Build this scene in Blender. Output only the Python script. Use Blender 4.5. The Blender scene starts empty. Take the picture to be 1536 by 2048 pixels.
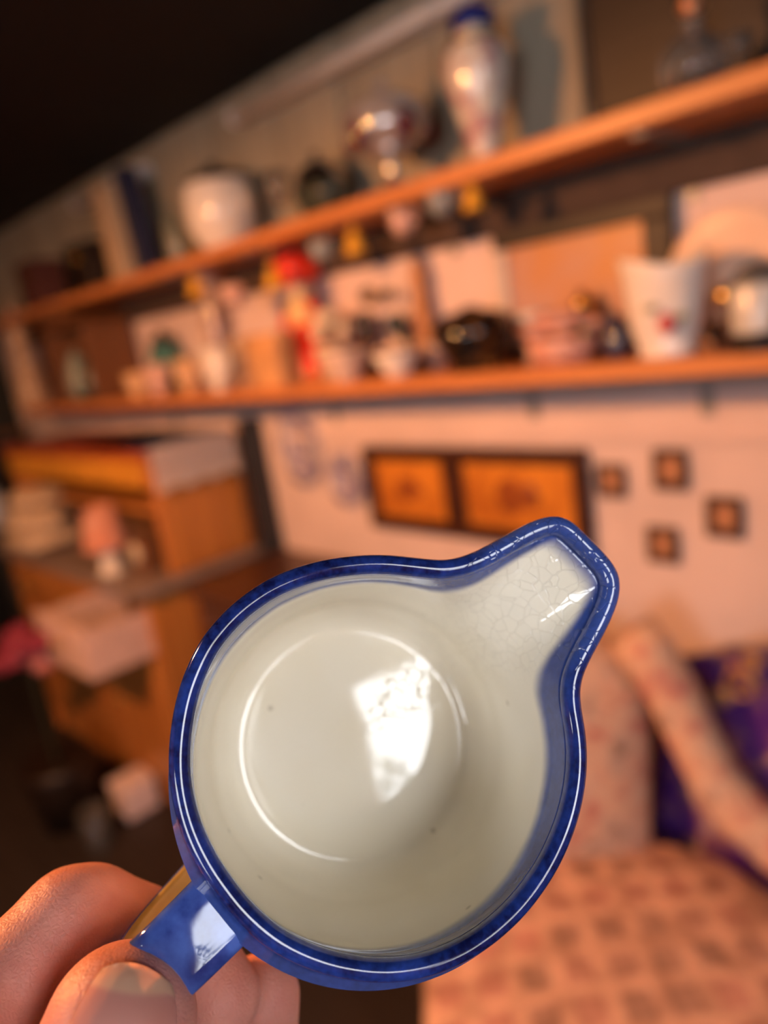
import bpy, bmesh, math, random
import numpy as np
from mathutils import Vector, Matrix

random.seed(7)
sc = bpy.context.scene
COL = sc.collection

# ------------------------------------------------------------------ camera
F = 1490.0                                     # focal length in pixels of a 1536x2048 frame
_w = np.array([-1458., -154., F]); _w /= np.linalg.norm(_w)
_d = np.array([900., 5900., F]); _d -= (_d @ _w) * _w; _d /= np.linalg.norm(_d)
CX, CZ = -_w, -_d                              # world X and Z as seen in camera axes (right, down, forward)
CY = np.cross(CZ, CX)
CAM = np.array([0., 0., 1.5])
RT = np.array([CX[0], CY[0], CZ[0]])           # camera right / down / forward in world axes
DN = np.array([CX[1], CY[1], CZ[1]])
FW = np.array([CX[2], CY[2], CZ[2]])

cam = bpy.data.cameras.new('camera')
cam_ob = bpy.data.objects.new('camera', cam)
COL.objects.link(cam_ob)
cam.sensor_fit = 'VERTICAL'
cam.sensor_height = 36.0
cam.sensor_width = 27.0
cam.lens = F / 2048 * 36.0
cam.clip_start = 0.01
cam.dof.use_dof = True
cam.dof.focus_distance = 0.117
cam.dof.aperture_fstop = cam.lens / 3.45
m = Matrix.Identity(4)
for i in range(3):
    m[i][0], m[i][1], m[i][2], m[i][3] = RT[i], -DN[i], -FW[i], CAM[i]
cam_ob.matrix_world = m
sc.camera = cam_ob

# ------------------------------------------------------------------ view, world
vs = sc.view_settings
vs.view_transform = 'Standard'; vs.look = 'None'; vs.gamma = 1.0; vs.use_curve_mapping = False
vs.exposure = 0.0
world = bpy.data.worlds.new('World'); sc.world = world
world.use_nodes = True
bg = world.node_tree.nodes['Background']
bg.inputs['Color'].default_value = (0.92, 0.95, 1.0, 1)
bg.inputs['Strength'].default_value = 16.0
sc.cycles.max_bounces = 6
sc.cycles.sample_clamp_indirect = 6.0
sc.cycles.caustics_reflective = False; sc.cycles.caustics_refractive = False

LAMP_POS = (-1.32, -0.42, 1.94)
LAMP_EMIT = 2900.0
LAMP_COL = (1.0, 0.40, 0.135)
WIN_X, WIN_Y0, WIN_Y1, WIN_Z0, WIN_Z1 = 1.1, -0.56, -0.06, 1.42, 2.13

# ------------------------------------------------------------------ pixel helpers (1536x2048 frame -> places in the room)
def ray(px, py):
    d = np.array([(px - 768) / F, (py - 1024) / F, 1.0])
    return np.array([d @ CX, d @ CY, d @ CZ])
def at_y(px, py, y):
    r = ray(px, py); return CAM + r * (y / r[1])
def at_x(px, py, x):
    r = ray(px, py); return CAM + r * (x / r[0])
def at_z(px, py, z):
    r = ray(px, py); return CAM + r * ((z - CAM[2]) / r[2])
def at_d(px, py, d):                            # at a depth in metres along the view
    return CAM + ray(px, py) * d
def depth_of(p):
    return float((np.array(p) - CAM) @ FW)
def spot(px, base, top, wpx, y):
    """foot position on a wall shelf, height and width in metres"""
    p = at_y(px, base, y); k = depth_of(p) / F
    return float(p[0]), (base - top) * k / 0.96, wpx * k

# ------------------------------------------------------------------ materials
def mat(name, col, rough=0.5, metal=0.0, var=0.12, scale=25.0, bump=0.0, coat=0.0, trans=0.0,
        emit=0.0, col2=None, stretch=None, sss=0.0, spec=0.5, ior=1.45, lo=0.35, hi=0.65):
    M = bpy.data.materials.new(name); M.use_nodes = True
    nt = M.node_tree; N = nt.nodes; L = nt.links
    b = N['Principled BSDF']
    tc = N.new('ShaderNodeTexCoord'); mp = N.new('ShaderNodeMapping')
    L.new(tc.outputs['Object'], mp.inputs['Vector'])
    if stretch: mp.inputs['Scale'].default_value = stretch
    nz = N.new('ShaderNodeTexNoise'); nz.inputs['Scale'].default_value = scale
    nz.inputs['Detail'].default_value = 4.0
    L.new(mp.outputs['Vector'], nz.inputs['Vector'])
    rp = N.new('ShaderNodeValToRGB')
    c2 = col2 if col2 else tuple(max(0.0, c * (1 - 2 * var)) for c in col)
    rp.color_ramp.elements[0].position = lo; rp.color_ramp.elements[1].position = hi
    rp.color_ramp.elements[0].color = (*c2, 1); rp.color_ramp.elements[1].color = (*col, 1)
    L.new(nz.outputs['Fac'], rp.inputs['Fac'])
    L.new(rp.outputs['Color'], b.inputs['Base Color'])
    b.inputs['Roughness'].default_value = rough
    b.inputs['Metallic'].default_value = metal
    b.inputs['IOR'].default_value = ior
    b.inputs['Specular IOR Level'].default_value = spec
    if coat: b.inputs['Coat Weight'].default_value = coat; b.inputs['Coat Roughness'].default_value = 0.03
    if trans: b.inputs['Transmission Weight'].default_value = trans
    if sss:
        b.inputs['Subsurface Weight'].default_value = sss
        b.inputs['Subsurface Radius'].default_value = (1.0, 0.35, 0.2); b.inputs['Subsurface Scale'].default_value = 0.004
    if emit:
        L.new(rp.outputs['Color'], b.inputs['Emission Color']); b.inputs['Emission Strength'].default_value = emit
    if bump:
        bp = N.new('ShaderNodeBump'); bp.inputs['Strength'].default_value = bump; bp.inputs['Distance'].default_value = 0.002
        L.new(nz.outputs['Fac'], bp.inputs['Height']); L.new(bp.outputs['Normal'], b.inputs['Normal'])
    return M

def wood(name, col, col2, rough=0.45, axis='x', coat=0.0):
    s = {'x': (1, 14, 14), 'y': (14, 1, 14), 'z': (14, 14, 1)}[axis]
    return mat(name, col, rough, col2=col2, scale=4.0, stretch=s, bump=0.15, coat=coat, lo=0.3, hi=0.7)

# ------------------------------------------------------------------ mesh helpers (all shapes are given in world metres)
def tag(o, label=None, cat=None, group=None, kind=None):
    if label: o['label'] = label
    if cat: o['category'] = cat
    if group: o['group'] = group
    if kind: o['kind'] = kind
    return o

def empty(name, loc, label, cat, group=None, kind=None):
    o = bpy.data.objects.new(name, None); COL.objects.link(o)
    o.location = loc; o.empty_display_size = 0.05
    return tag(o, label, cat, group, kind)

def wpos(o):
    v = Vector(o.location)
    while o.parent: o = o.parent; v += Vector(o.location)
    return v

def build(name, bm, M, parent=None, smooth=False, origin=None):
    if bm.verts:
        lo = [min(v.co[i] for v in bm.verts) for i in range(3)]; hi = [max(v.co[i] for v in bm.verts) for i in range(3)]
    org = Vector(origin) if origin is not None else Vector(((lo[0] + hi[0]) / 2, (lo[1] + hi[1]) / 2, lo[2]))
    bmesh.ops.translate(bm, verts=bm.verts, vec=-org)
    bmesh.ops.recalc_face_normals(bm, faces=bm.faces)
    me = bpy.data.meshes.new(name); bm.to_mesh(me); bm.free()
    for mm in (M if isinstance(M, (list, tuple)) else [M]): me.materials.append(mm)
    if smooth:
        for p in me.polygons: p.use_smooth = True
    o = bpy.data.objects.new(name, me); COL.objects.link(o)
    if parent is not None:
        o.parent = parent; o.location = org - wpos(parent)
    else: o.location = org
    return o

def b_box(x0, x1, y0, y1, z0, z1, bev=0.003, bm=None, seg=1):
    t = bmesh.new()
    r = bmesh.ops.create_cube(t, size=1.0)
    for v in t.verts:
        v.co = Vector(((x0 + x1) / 2 + v.co.x * (x1 - x0), (y0 + y1) / 2 + v.co.y * (y1 - y0), (z0 + z1) / 2 + v.co.z * (z1 - z0)))
    if bev > 0:
        bmesh.ops.bevel(t, geom=t.edges[:], offset=min(bev, 0.45 * min(abs(x1 - x0), abs(y1 - y0), abs(z1 - z0))), segments=seg, affect='EDGES', profile=0.5)
    if bm is None: return t
    return join(bm, t)

def join(bm, t):
    me = bpy.data.meshes.new('tmp'); t.to_mesh(me); t.free(); bm.from_mesh(me); bpy.data.meshes.remove(me)
    return bm

def b_lathe(x, y, z, prof, seg=28, wob=None, sq=1.0):
    """prof: list of (radius, height); wob(theta, k) -> radius factor"""
    bm = bmesh.new(); rings = []
    for k, (r, h) in enumerate(prof):
        if r < 1e-6: rings.append([bm.verts.new((x, y, z + h))]); continue
        ring = []
        for i in range(seg):
            t = 2 * math.pi * i / seg; f = wob(t, k) if wob else 1.0
            ring.append(bm.verts.new((x + r * f * math.cos(t), y + sq * r * f * math.sin(t), z + h)))
        rings.append(ring)
    for a, b in zip(rings, rings[1:]):
        for i in range(seg):
            j = (i + 1) % seg
            if len(a) == 1 and len(b) == 1: continue
            if len(a) == 1: bm.faces.new((a[0], b[i], b[j]))
            elif len(b) == 1: bm.faces.new((a[i], a[j], b[0]))
            else: bm.faces.new((a[i], a[j], b[j], b[i]))
    return bm

def b_tube(pts, rad, seg=8, bm=None, closed=False):
    bm = bm or bmesh.new(); pts = [Vector(p) for p in pts]; n = len(pts)
    rads = rad if isinstance(rad, (list, tuple)) else [rad] * n
    rings = []; up = None
    for i, p in enumerate(pts):
        if closed: d = pts[(i + 1) % n] - pts[i - 1]
        else: d = pts[min(i + 1, n - 1)] - pts[max(i - 1, 0)]
        d.normalize()
        if up is None: up = d.orthogonal().normalized()
        up = (up - d * up.dot(d)).normalized(); s = d.cross(up)
        rings.append([bm.verts.new(p + (up * math.cos(2 * math.pi * k / seg) + s * math.sin(2 * math.pi * k / seg)) * rads[i]) for k in range(seg)])
    rng = range(n) if closed else range(n - 1)
    for i in rng:
        a, b = rings[i], rings[(i + 1) % n]
        for k in range(seg): bm.faces.new((a[k], a[(k + 1) % seg], b[(k + 1) % seg], b[k]))
    if not closed:
        bm.faces.new(rings[0]); bm.faces.new(rings[-1])
    return bm

def b_blob(c, r, sub=3, sq=(1, 1, 1), noise=0.0, seed=0):
    bm = bmesh.new(); bmesh.ops.create_icosphere(bm, subdivisions=sub, radius=1.0)
    rnd = random.Random(seed); ph = [rnd.uniform(0, 6.3) for _ in range(6)]
    for v in bm.verts:
        n = v.co.copy()
        f = 1 + noise * (math.sin(4 * n.x + ph[0]) * math.sin(5 * n.y + ph[1]) + 0.6 * math.sin(9 * n.z + ph[2]) * math.sin(8 * n.x + ph[3]))
        v.co = Vector((c[0] + n.x * r * sq[0] * f, c[1] + n.y * r * sq[1] * f, c[2] + n.z * r * sq[2] * f))
    return bm

def b_prism(poly, y0, y1, bev=0.0):
    """polygon in x,z extruded along y"""
    bm = bmesh.new()
    a = [bm.verts.new((x, y0, z)) for x, z in poly]; b = [bm.verts.new((x, y1, z)) for x, z in poly]
    n = len(poly); bm.faces.new(a); bm.faces.new(b[::-1])
    for i in range(n): bm.faces.new((a[i], b[i], b[(i + 1) % n], a[(i + 1) % n]))
    bmesh.ops.recalc_face_normals(bm, faces=bm.faces)
    if bev: bmesh.ops.bevel(bm, geom=bm.edges[:], offset=bev, segments=2, affect='EDGES', profile=0.5)
    return bm

def rot_z(bm, c, a):
    bmesh.ops.rotate(bm, cent=Vector(c), matrix=Matrix.Rotation(a, 3, 'Z'), verts=bm.verts); return bm
def rot_x(bm, c, a):
    bmesh.ops.rotate(bm, cent=Vector(c), matrix=Matrix.Rotation(a, 3, 'X'), verts=bm.verts); return bm
def rot_y(bm, c, a):
    bmesh.ops.rotate(bm, cent=Vector(c), matrix=Matrix.Rotation(a, 3, 'Y'), verts=bm.verts); return bm

# ------------------------------------------------------------------ shared materials
PLASTER = mat('pink_white_plaster', (0.76, 0.60, 0.55), 0.85, var=0.06, scale=6, bump=0.2)
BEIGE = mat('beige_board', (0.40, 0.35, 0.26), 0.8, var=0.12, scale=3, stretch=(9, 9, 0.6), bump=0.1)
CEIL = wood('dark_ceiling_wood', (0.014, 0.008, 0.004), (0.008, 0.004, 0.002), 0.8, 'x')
FLOORM = wood('dark_floor_wood', (0.045, 0.034, 0.030), (0.025, 0.018, 0.016), 0.5, 'x')
DARKWALL = mat('dark_green_black_paint', (0.012, 0.013, 0.010), 0.7)
ORANGE = wood('orange_shelf_wood', (0.66, 0.26, 0.085), (0.48, 0.17, 0.05), 0.4, 'x', 0.2)
PINE = wood('pine', (0.60, 0.24, 0.055), (0.42, 0.14, 0.03), 0.45, 'z', 0.2)
PINEX = wood('pine_lengthwise', (0.60, 0.25, 0.06), (0.42, 0.15, 0.035), 0.45, 'x', 0.2)
WALNUT = wood('dark_walnut', (0.10, 0.035, 0.014), (0.05, 0.017, 0.008), 0.4, 'x', 0.3)
BROWN = wood('brown_wood', (0.20, 0.085, 0.035), (0.12, 0.045, 0.018), 0.5, 'x')
BLACKW = mat('blackened_wood', (0.018, 0.014, 0.014), 0.5)
WHITE_PORC = mat('white_porcelain', (0.80, 0.75, 0.70), 0.12, var=0.03, coat=0.6)
CREAM = mat('cream_glaze', (0.78, 0.66, 0.50), 0.2, var=0.06, coat=0.4)
GLASS = mat('clear_glass', (0.92, 0.93, 0.92), 0.03, var=0.01, trans=0.92, ior=1.45)
RUBY = mat('ruby_glass', (0.11, 0.004, 0.015), 0.06, var=0.1, coat=0.8)
SILVER = mat('silver_plate', (0.75, 0.72, 0.70), 0.22, metal=1.0, var=0.08)
BRASS = mat('brass', (0.80, 0.48, 0.12), 0.25, metal=1.0, var=0.1)
STEEL = mat('grey_steel', (0.34, 0.34, 0.33), 0.45, metal=0.3, var=0.1)
GOLD_YEL = mat('golden_yellow_glaze', (0.80, 0.42, 0.05), 0.25, var=0.1, coat=0.4)
WHITE_PAINT = mat('white_paint', (0.86, 0.85, 0.87), 0.35, var=0.03)

# ------------------------------------------------------------------ the room
WALL_Y, CEIL_Z, X0, X1, Y0 = 1.35, 2.16, -4.1, WIN_X, -2.0
def struct(name, bm, M, label, parent=None, cat=None):
    o = build(name, bm, M, parent)
    if parent is None: tag(o, label, cat or name.split('_')[0], kind='structure')
    return o
struct('floor', b_box(X0, X1, Y0, WALL_Y, -0.05, 0, 0), FLOORM, 'dark brown wooden floor of the cluttered room')
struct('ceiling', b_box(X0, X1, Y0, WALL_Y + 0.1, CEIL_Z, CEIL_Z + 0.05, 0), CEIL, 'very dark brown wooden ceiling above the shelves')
struct('wall_back', b_box(X0, X1, WALL_Y, WALL_Y + 0.1, 0, 1.755, 0), PLASTER, 'pinkish white plaster wall behind the two long shelves')
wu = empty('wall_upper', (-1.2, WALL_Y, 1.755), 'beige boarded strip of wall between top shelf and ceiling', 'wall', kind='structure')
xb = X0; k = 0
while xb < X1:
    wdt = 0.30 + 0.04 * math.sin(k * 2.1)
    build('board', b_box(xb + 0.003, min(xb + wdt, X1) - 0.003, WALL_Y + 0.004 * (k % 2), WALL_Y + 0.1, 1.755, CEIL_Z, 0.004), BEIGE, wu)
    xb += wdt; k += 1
struct('wall_left', b_box(X0 - 0.1, X0, Y0, WALL_Y + 0.1, 0, CEIL_Z, 0), DARKWALL, 'almost black end wall at the far left')
W2 = (-0.10, 0.62, 1.05, 1.95)
wf = bmesh.new()
b_box(X0, W2[0], Y0 - .12, Y0, 0, CEIL_Z, 0, wf); b_box(W2[1], X1, Y0 - .12, Y0, 0, CEIL_Z, 0, wf)
b_box(W2[0], W2[1], Y0 - .12, Y0, 0, W2[2], 0, wf); b_box(W2[0], W2[1], Y0 - .12, Y0, W2[3], CEIL_Z, 0, wf)
struct('wall_front', wf, BROWN, 'brown boarded wall with a wide window behind the viewer')
wr = bmesh.new()
b_box(X1, X1 + 0.12, Y0, WIN_Y0, 0, CEIL_Z, 0, wr); b_box(X1, X1 + 0.12, WIN_Y1, WALL_Y + 0.1, 0, CEIL_Z, 0, wr)
b_box(X1, X1 + 0.12, WIN_Y0, WIN_Y1, 0, WIN_Z0, 0, wr); b_box(X1, X1 + 0.12, WIN_Y0, WIN_Y1, WIN_Z1, CEIL_Z, 0, wr)
struct('wall_right', wr, BROWN, 'brown boarded wall with the window that lights the jug')
win = empty('window_1', (X1 + 0.06, (WIN_Y0 + WIN_Y1) / 2, WIN_Z0), 'white framed daylight window behind the viewer', 'window', kind='structure')
ym = (WIN_Y0 + WIN_Y1) / 2
for (a, b_, c, d) in ((WIN_Y0, WIN_Y0 + 0.03, WIN_Z0, WIN_Z1), (WIN_Y1 - 0.03, WIN_Y1, WIN_Z0, WIN_Z1), 
                      (WIN_Y0, WIN_Y1, WIN_Z0, WIN_Z0 + 0.03), (WIN_Y0, WIN_Y1, WIN_Z1 - 0.03, WIN_Z1)):
    build('window_frame', b_box(X1 + 0.03, X1 + 0.08, a, b_, c, d, 0.004), WHITE_PAINT, win)
win2 = empty('window_2', ((W2[0] + W2[1]) / 2, Y0 - .06, W2[2]), 'white framed wide window opposite the shelves', 'window', kind='structure')
xm2 = (W2[0] + W2[1]) / 2
for (a, b_, c, d) in ((W2[0], W2[0] + .04, W2[2], W2[3]), (W2[1] - .04, W2[1], W2[2], W2[3]), (xm2 - .02, xm2 + .02, W2[2], W2[3]), (W2[0], W2[1], W2[2], W2[2] + .04), (W2[0], W2[1], W2[3] - .04, W2[3])):
    build('window_frame', b_box(a, b_, Y0 - .08, Y0 - .03, c, d, .004), WHITE_PAINT, win2)
for nm, lc, sx, sy, dr in (('window_portal', (xm2, Y0 - .10, (W2[2] + W2[3]) / 2), W2[1] - W2[0], W2[3] - W2[2], (0, 1, 0)),):
    pl_ = bpy.data.lights.new(nm, 'AREA'); pl_.shape = 'RECTANGLE'; pl_.size = sx; pl_.size_y = sy; pl_.cycles.is_portal = True
    po_ = bpy.data.objects.new(nm, pl_); COL.objects.link(po_); po_.location = lc; po_.rotation_euler = Vector(dr).to_track_quat('-Z', 'Z').to_euler()
portal = bpy.data.lights.new('window_portal', 'AREA'); portal.shape = 'RECTANGLE'
portal.size = WIN_Y1 - WIN_Y0; portal.size_y = WIN_Z1 - WIN_Z0; portal.cycles.is_portal = True
po = bpy.data.objects.new('window_portal', portal); COL.objects.link(po)
po.location = (X1 + 0.10, ym, (WIN_Z0 + WIN_Z1) / 2); po.rotation_euler = Vector((-1, 0, 0)).to_track_quat('-Z', 'Z').to_euler()

# shrub outside the window: ragged leaves that break up the reflected daylight
LEAF = mat('leaf_green', (0.03, 0.07, 0.015), 0.5)
shrub = empty('garden_shrub', (X1 + 0.55, ym, 0.0), 'dark leafy shrub outside the window behind the viewer', 'shrub')
sb = bmesh.new(); rnd = random.Random(3)
for i in range(520):
    y = -1.1 + rnd.random() * 1.35
    top = 1.50 + 0.30 * max(0, (-0.30 - y) / 0.3) + 0.05 * math.sin(31 * y) + .05 * math.sin(17 * y + 1)
    z = 0.4 + rnd.random() ** .6 * (top - 0.4); x = X1 + 0.35 + 0.25 * rnd.random()
    d = Vector((rnd.uniform(-.4, .4), rnd.uniform(-1, 1), rnd.uniform(-.3, 1))).normalized(); s = d.orthogonal().normalized()
    L_, W_ = rnd.uniform(.06, .13), rnd.uniform(.015, .03); p = Vector((x, y, z))
    vv = [sb.verts.new(q) for q in (p - d * L_ * .5, p + s * W_, p + d * L_ * .5, p - s * W_)]
    sb.faces.new(vv)
build('foliage', sb, LEAF, shrub)
build('stem', b_tube([(X1 + .55, ym, 0), (X1 + .56, ym + .05, .5), (X1 + .55, ym - .05, 1.1)], [.03, .025, .01]), BROWN, shrub)

# warm bulb hanging to the left of the viewer, between him and the wall
pend = empty('pendant_lamp', LAMP_POS, 'warm hanging lamp with an added wide dark shade cutting its upward light', 'lamp')
BULB = mat('glowing_warm_bulb', LAMP_COL, 0.4, var=0.0, emit=LAMP_EMIT)
lx, ly, lz = LAMP_POS
build('bulb', b_lathe(lx, ly, lz - 0.05, [(0, 0), (.018, .003), (.03, .016), (.034, .034), (.028, .055), (.016, .075), (.013, .09)], 16), BULB, pend, True)
build('socket', b_lathe(lx, ly, lz + 0.04, [(.015, 0), (.019, .004), (.019, .045), (.006, .06), (0, .06)], 16), BRASS, pend, True)
build('shade', b_lathe(lx, ly, lz - .012, [(.20, 0), (.19, .03), (.12, .085), (.03, .11), (.03, .106), (.118, .080), (.187, .027), (.197, 0)], 32), mat('added_dark_shade', (.05, .045, .04), .4), pend, True)  # unseen shade, added to keep warm lamp light off the upper wall
build('cord', b_tube([(lx, ly, lz + .09), (lx, ly, CEIL_Z)], .003), BLACKW, pend)

# ------------------------------------------------------------------ shelves
SY = 1.13                                   # front edge of both shelves
LO, UP = 1.384, 1.752                       # top faces
def shelf(name, zt, x0, x1, label):
    t = empty(name, ((x0 + x1) / 2, WALL_Y, zt), label, 'shelf')
    build('plank', b_box(x0, x1, SY, WALL_Y, zt - 0.03, zt, 0.003), ORANGE, t)
    return t
s_lo = shelf('wall_shelf', LO, -3.35, 0.55, 'lower long orange wooden wall shelf crowded with porcelain')
s_up = shelf('wall_shelf', UP, -3.75, 0.55, 'upper long orange wooden wall shelf below the ceiling')
def bracket(x, zt, par, strut=True):
    bm = bmesh.new()
    b_box(x - .012, x + .012, WALL_Y - .006, WALL_Y, zt - .13, zt - .03, .001, bm)
    b_box(x - .012, x + .012, SY + .03, WALL_Y, zt - .037, zt - .03, .001, bm)
    if strut: b_tube([(x, WALL_Y - .006, zt - .15), (x, SY + .06, zt - .037)], .007, 6, bm)
    build('bracket', bm, STEEL, par)
for px in (1392, 1040, 640, 320): bracket(float(at_y(px, 800, 1.3)[0]), LO, s_lo, False)
for px in (1362, 870, 560, 380): bracket(float(at_y(px, 400, 1.3)[0]), UP, s_up, False)
build('shade_strip', b_box(-3.3, .55, WALL_Y - .016, WALL_Y, LO - .075, LO - .03, .002), STEEL, s_lo)  # grey strip standing in for the lower shelf's shadow on the wall
build('shade_strip', b_box(-3.7, .55, WALL_Y - .016, WALL_Y, UP - .11, UP - .03, .002), mat('dark_shade_strip', (.07, .045, .035), .85), s_up)  # dark strip painting the shadow band below the upper shelf
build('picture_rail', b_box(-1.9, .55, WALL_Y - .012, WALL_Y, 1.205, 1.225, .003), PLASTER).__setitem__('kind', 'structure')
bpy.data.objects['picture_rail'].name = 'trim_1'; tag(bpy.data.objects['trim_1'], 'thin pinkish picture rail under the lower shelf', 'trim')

# white conduit strips high on the beige wall
for (a, b_, lab) in (((478, 250), (1200, -140), 'long white tube light fitting high on the beige wall'), ((160, 412), (283, 343), 'short white tube light fitting near the far left of the beige wall')):
    pa, pb = at_y(*a, 1.31), at_y(*b_, 1.31)
    t = empty('strip_light', ((pa[0] + pb[0]) / 2, WALL_Y, 2.06), lab, 'light fitting')
    build('housing', b_box(pa[0], pb[0], 1.305, WALL_Y, 2.062, 2.10, .006, seg=2), WHITE_PAINT, t)
    build('tube', b_tube([(pa[0] + .02, 1.29, 2.072), (pb[0] - .02, 1.29, 2.072)], .016, 12), WHITE_PORC, t, True)
    for x in (pa[0] + .012, pb[0] - .012): build('end_cap', b_box(x - .012, x + .012, 1.275, 1.31, 2.055, 2.09, .004), WHITE_PAINT, t)

# ------------------------------------------------------------------ things on the upper shelf
YU = 1.23
MAROON = mat('dark_maroon_card', (0.09, 0.025, 0.02), 0.6)
ESPRESSO = mat('espresso_leather', (0.018, 0.009, 0.006), 0.5)
NAVY = mat('navy_cloth', (0.02, 0.025, 0.07), 0.6)
TAN = mat('tan_board', (0.50, 0.34, 0.20), 0.7, scale=10)
SAGE = mat('sage_glaze', (0.22, 0.23, 0.18), 0.25, coat=0.3)
DGREEN = mat('dark_green_glaze', (0.05, 0.06, 0.045), 0.2, coat=0.4)

def boxed(name, px, base, top, w, y, zb, dep, M, M2, label, cat):
    x, h, w = spot(px, base, top, w, y)
    t = empty(name, (x, y, zb), label, cat)
    build('body', b_box(x - w / 2, x + w / 2, y - dep / 2, y + dep / 2, zb, zb + h * .72, .004), M, t)
    build('lid', b_box(x - w / 2 - .004, x + w / 2 + .004, y - dep / 2 - .004, y + dep / 2 + .004, zb + h * .72, zb + h, .005), M2, t)
    build('clasp', b_box(x - .012, x + .012, y - dep / 2 - .009, y - dep / 2 - .003, zb + h * .62, zb + h * .8, .002), BRASS, t)
boxed('keepsake_box', 95, 606, 520, 78, YU, UP, .12, MAROON, MAROON, 'dark maroon lidded box at the left end of the top shelf', 'box')
boxed('leather_box', 205, 580, 492, 96, YU, UP, .13, ESPRESSO, ESPRESSO, 'nearly black box beside the maroon box on the top shelf', 'box')

x, h, w = spot(280, 548, 372, 60, YU)
for i, (dx, M, hh, lab) in enumerate(((-.047, TAN, 1.0, 'tan upright book, left one beside the navy book'), (0, mat('pale_tan_board', (.56, .42, .28), .7), .95, 'pale tan upright book touching the navy book'), (.062, NAVY, 1.08, 'navy blue upright book leaning on the top shelf'))):
    dpt = .028 if M is NAVY else .06
    t = empty('book', (x + dx, YU, UP), lab, 'book', 'upright books on the top shelf')
    for nm, a, b_, m_, ins in (('cover', -.022, -.017, M, 0), ('pages', -.017, .017, CREAM, .005), ('cover', .017, .022, M, 0), ('spine', -.022, .022, M, None)):
        if ins is None: bm = b_box(x + dx - .022, x + dx + .022, YU - dpt - .005, YU - dpt + .002, UP, UP + h * hh, .002)
        else: bm = b_box(x + dx + a, x + dx + b_, YU - dpt + ins, YU + dpt - ins, UP + ins, UP + h * hh - ins, .001)
        rot_y(bm, (x + dx, YU, UP), -.09 if M is NAVY else -.02)
        if M is NAVY: bmesh.ops.translate(bm, verts=bm.verts, vec=(.012, 0, .002))
        build(nm, bm, m_, t)

x, h, w = spot(362, 535, 425, 42, YU)
t = empty('lidded_jar', (x, YU, UP), 'narrow grey green lidded jar left of the white pot', 'jar')
build('body', b_lathe(x, YU, UP, [(0, 0), (w * .38, 0), (w * .5, h * .2), (w * .5, h * .6), (w * .34, h * .78), (0, h * .78)]), SAGE, t, True)
build('lid', b_lathe(x, YU, UP + h * .78, [(w * .38, 0), (w * .38, h * .05), (w * .2, h * .13), (w * .06, h * .15), (w * .09, h * .2), (0, h * .23)]), SAGE, t, True)

x, h, w = spot(455, 492, 372, 145, YU)
t = empty('round_pot', (x, YU, UP), 'round white porcelain pot with a dark brown lid', 'pot')
build('body', b_lathe(x, YU, UP, [(0, 0), (w * .3, 0), (w * .32, h * .05), (w * .46, h * .3), (w * .5, h * .6), (w * .46, h * .9), (w * .47, h), (w * .43, h), (w * .42, h * .6), (0, h * .2)]), WHITE_PORC, t, True)
build('lid', b_lathe(x, YU, UP + h, [(w * .44, 0), (w * .42, h * .07), (w * .2, h * .2), (w * .05, h * .23), (w * .07, h * .3), (0, h * .33)]), ESPRESSO, t, True)
for s in (-1, 1): build('handle', b_tube([(x + s * w * .46, YU, UP + h * .75), (x + s * w * .58, YU, UP + h * .72), (x + s * w * .58, YU, UP + h * .55), (x + s * w * .48, YU, UP + h * .5)], .006), WHITE_PORC, t, True)

def stemware(name, px, base, top, w, y, zb, label, M=GLASS):
    x, h, w = spot(px, base, top, w, y)
    t = empty(name, (x, y, zb), label, 'glass')
    build('foot', b_lathe(x, y, zb, [(0, 0), (w * .42, 0), (w * .42, h * .02), (w * .08, h * .06), (w * .06, h * .1)], 20), M, t, True)
    build('stem', b_lathe(x, y, zb, [(w * .06, h * .1), (w * .06, h * .3), (w * .12, h * .35), (w * .06, h * .42)], 16), M, t, True)
    build('bowl', b_lathe(x, y, zb, [(w * .06, h * .42), (w * .3, h * .5), (w * .48, h * .7), (w * .5, h), (w * .46, h), (w * .42, h * .7), (0, h * .5)], 20), M, t, True)
stemware('wine_glass', 566, 448, 345, 52, YU - .03, UP, 'small stemmed clear glass right of the white pot')

x, h, w = spot(648, 425, 298, 135, YU + .02)
t = empty('covered_dish', (x, YU + .02, UP), 'dark green covered dish with silver lid on the top shelf', 'dish')
build('bowl', b_lathe(x, YU + .02, UP, [(0, 0), (w * .3, 0), (w * .33, h * .08), (w * .48, h * .35), (w * .5, h * .5), (0, h * .5)], sq=.7), DGREEN, t, True)
build('lid', b_lathe(x, YU + .02, UP + h * .5, [(w * .5, 0), (w * .48, h * .05), (w * .36, h * .25), (w * .12, h * .36), (w * .05, h * .4), (w * .08, h * .46), (0, h * .5)], sq=.7), SILVER, t, True)

x, h, w = spot(790, 385, 182, 180, YU - .02); y = YU - .02
t = empty('lidded_compote', (x, y, UP), 'footed cut glass bowl with ruby red panels and domed lid', 'bowl')
flute = lambda a, k: 1 + .035 * math.cos(10 * a)
build('foot', b_lathe(x, y, UP, [(0, 0), (w * .27, 0), (w * .26, h * .04), (w * .1, h * .1), (w * .06, h * .2), (w * .09, h * .26), (w * .06, h * .32)]), SILVER, t, True)
build('bowl', b_lathe(x, y, UP, [(w * .06, h * .31), (w * .25, h * .36), (w * .43, h * .5), (w * .5, h * .66), (w * .47, h * .66), (0, h * .42)], 40, flute), mat('silvered_glass', (.72, .66, .64), .08, metal=.5, col2=(.45, .36, .36), scale=30, coat=.5), t, True)
for i in range(5):
    a = -math.pi / 2 + (i - 2) * 1.25; c = Vector((x + w * .43 * math.cos(a), y + w * .43 * math.sin(a), UP + h * .53))
    build('ruby_panel', b_blob(c, w * .13, 2, (.55 + .45 * abs(math.sin(a)), .55 + .45 * abs(math.cos(a)), 1.15)), RUBY, t, True)
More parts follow.
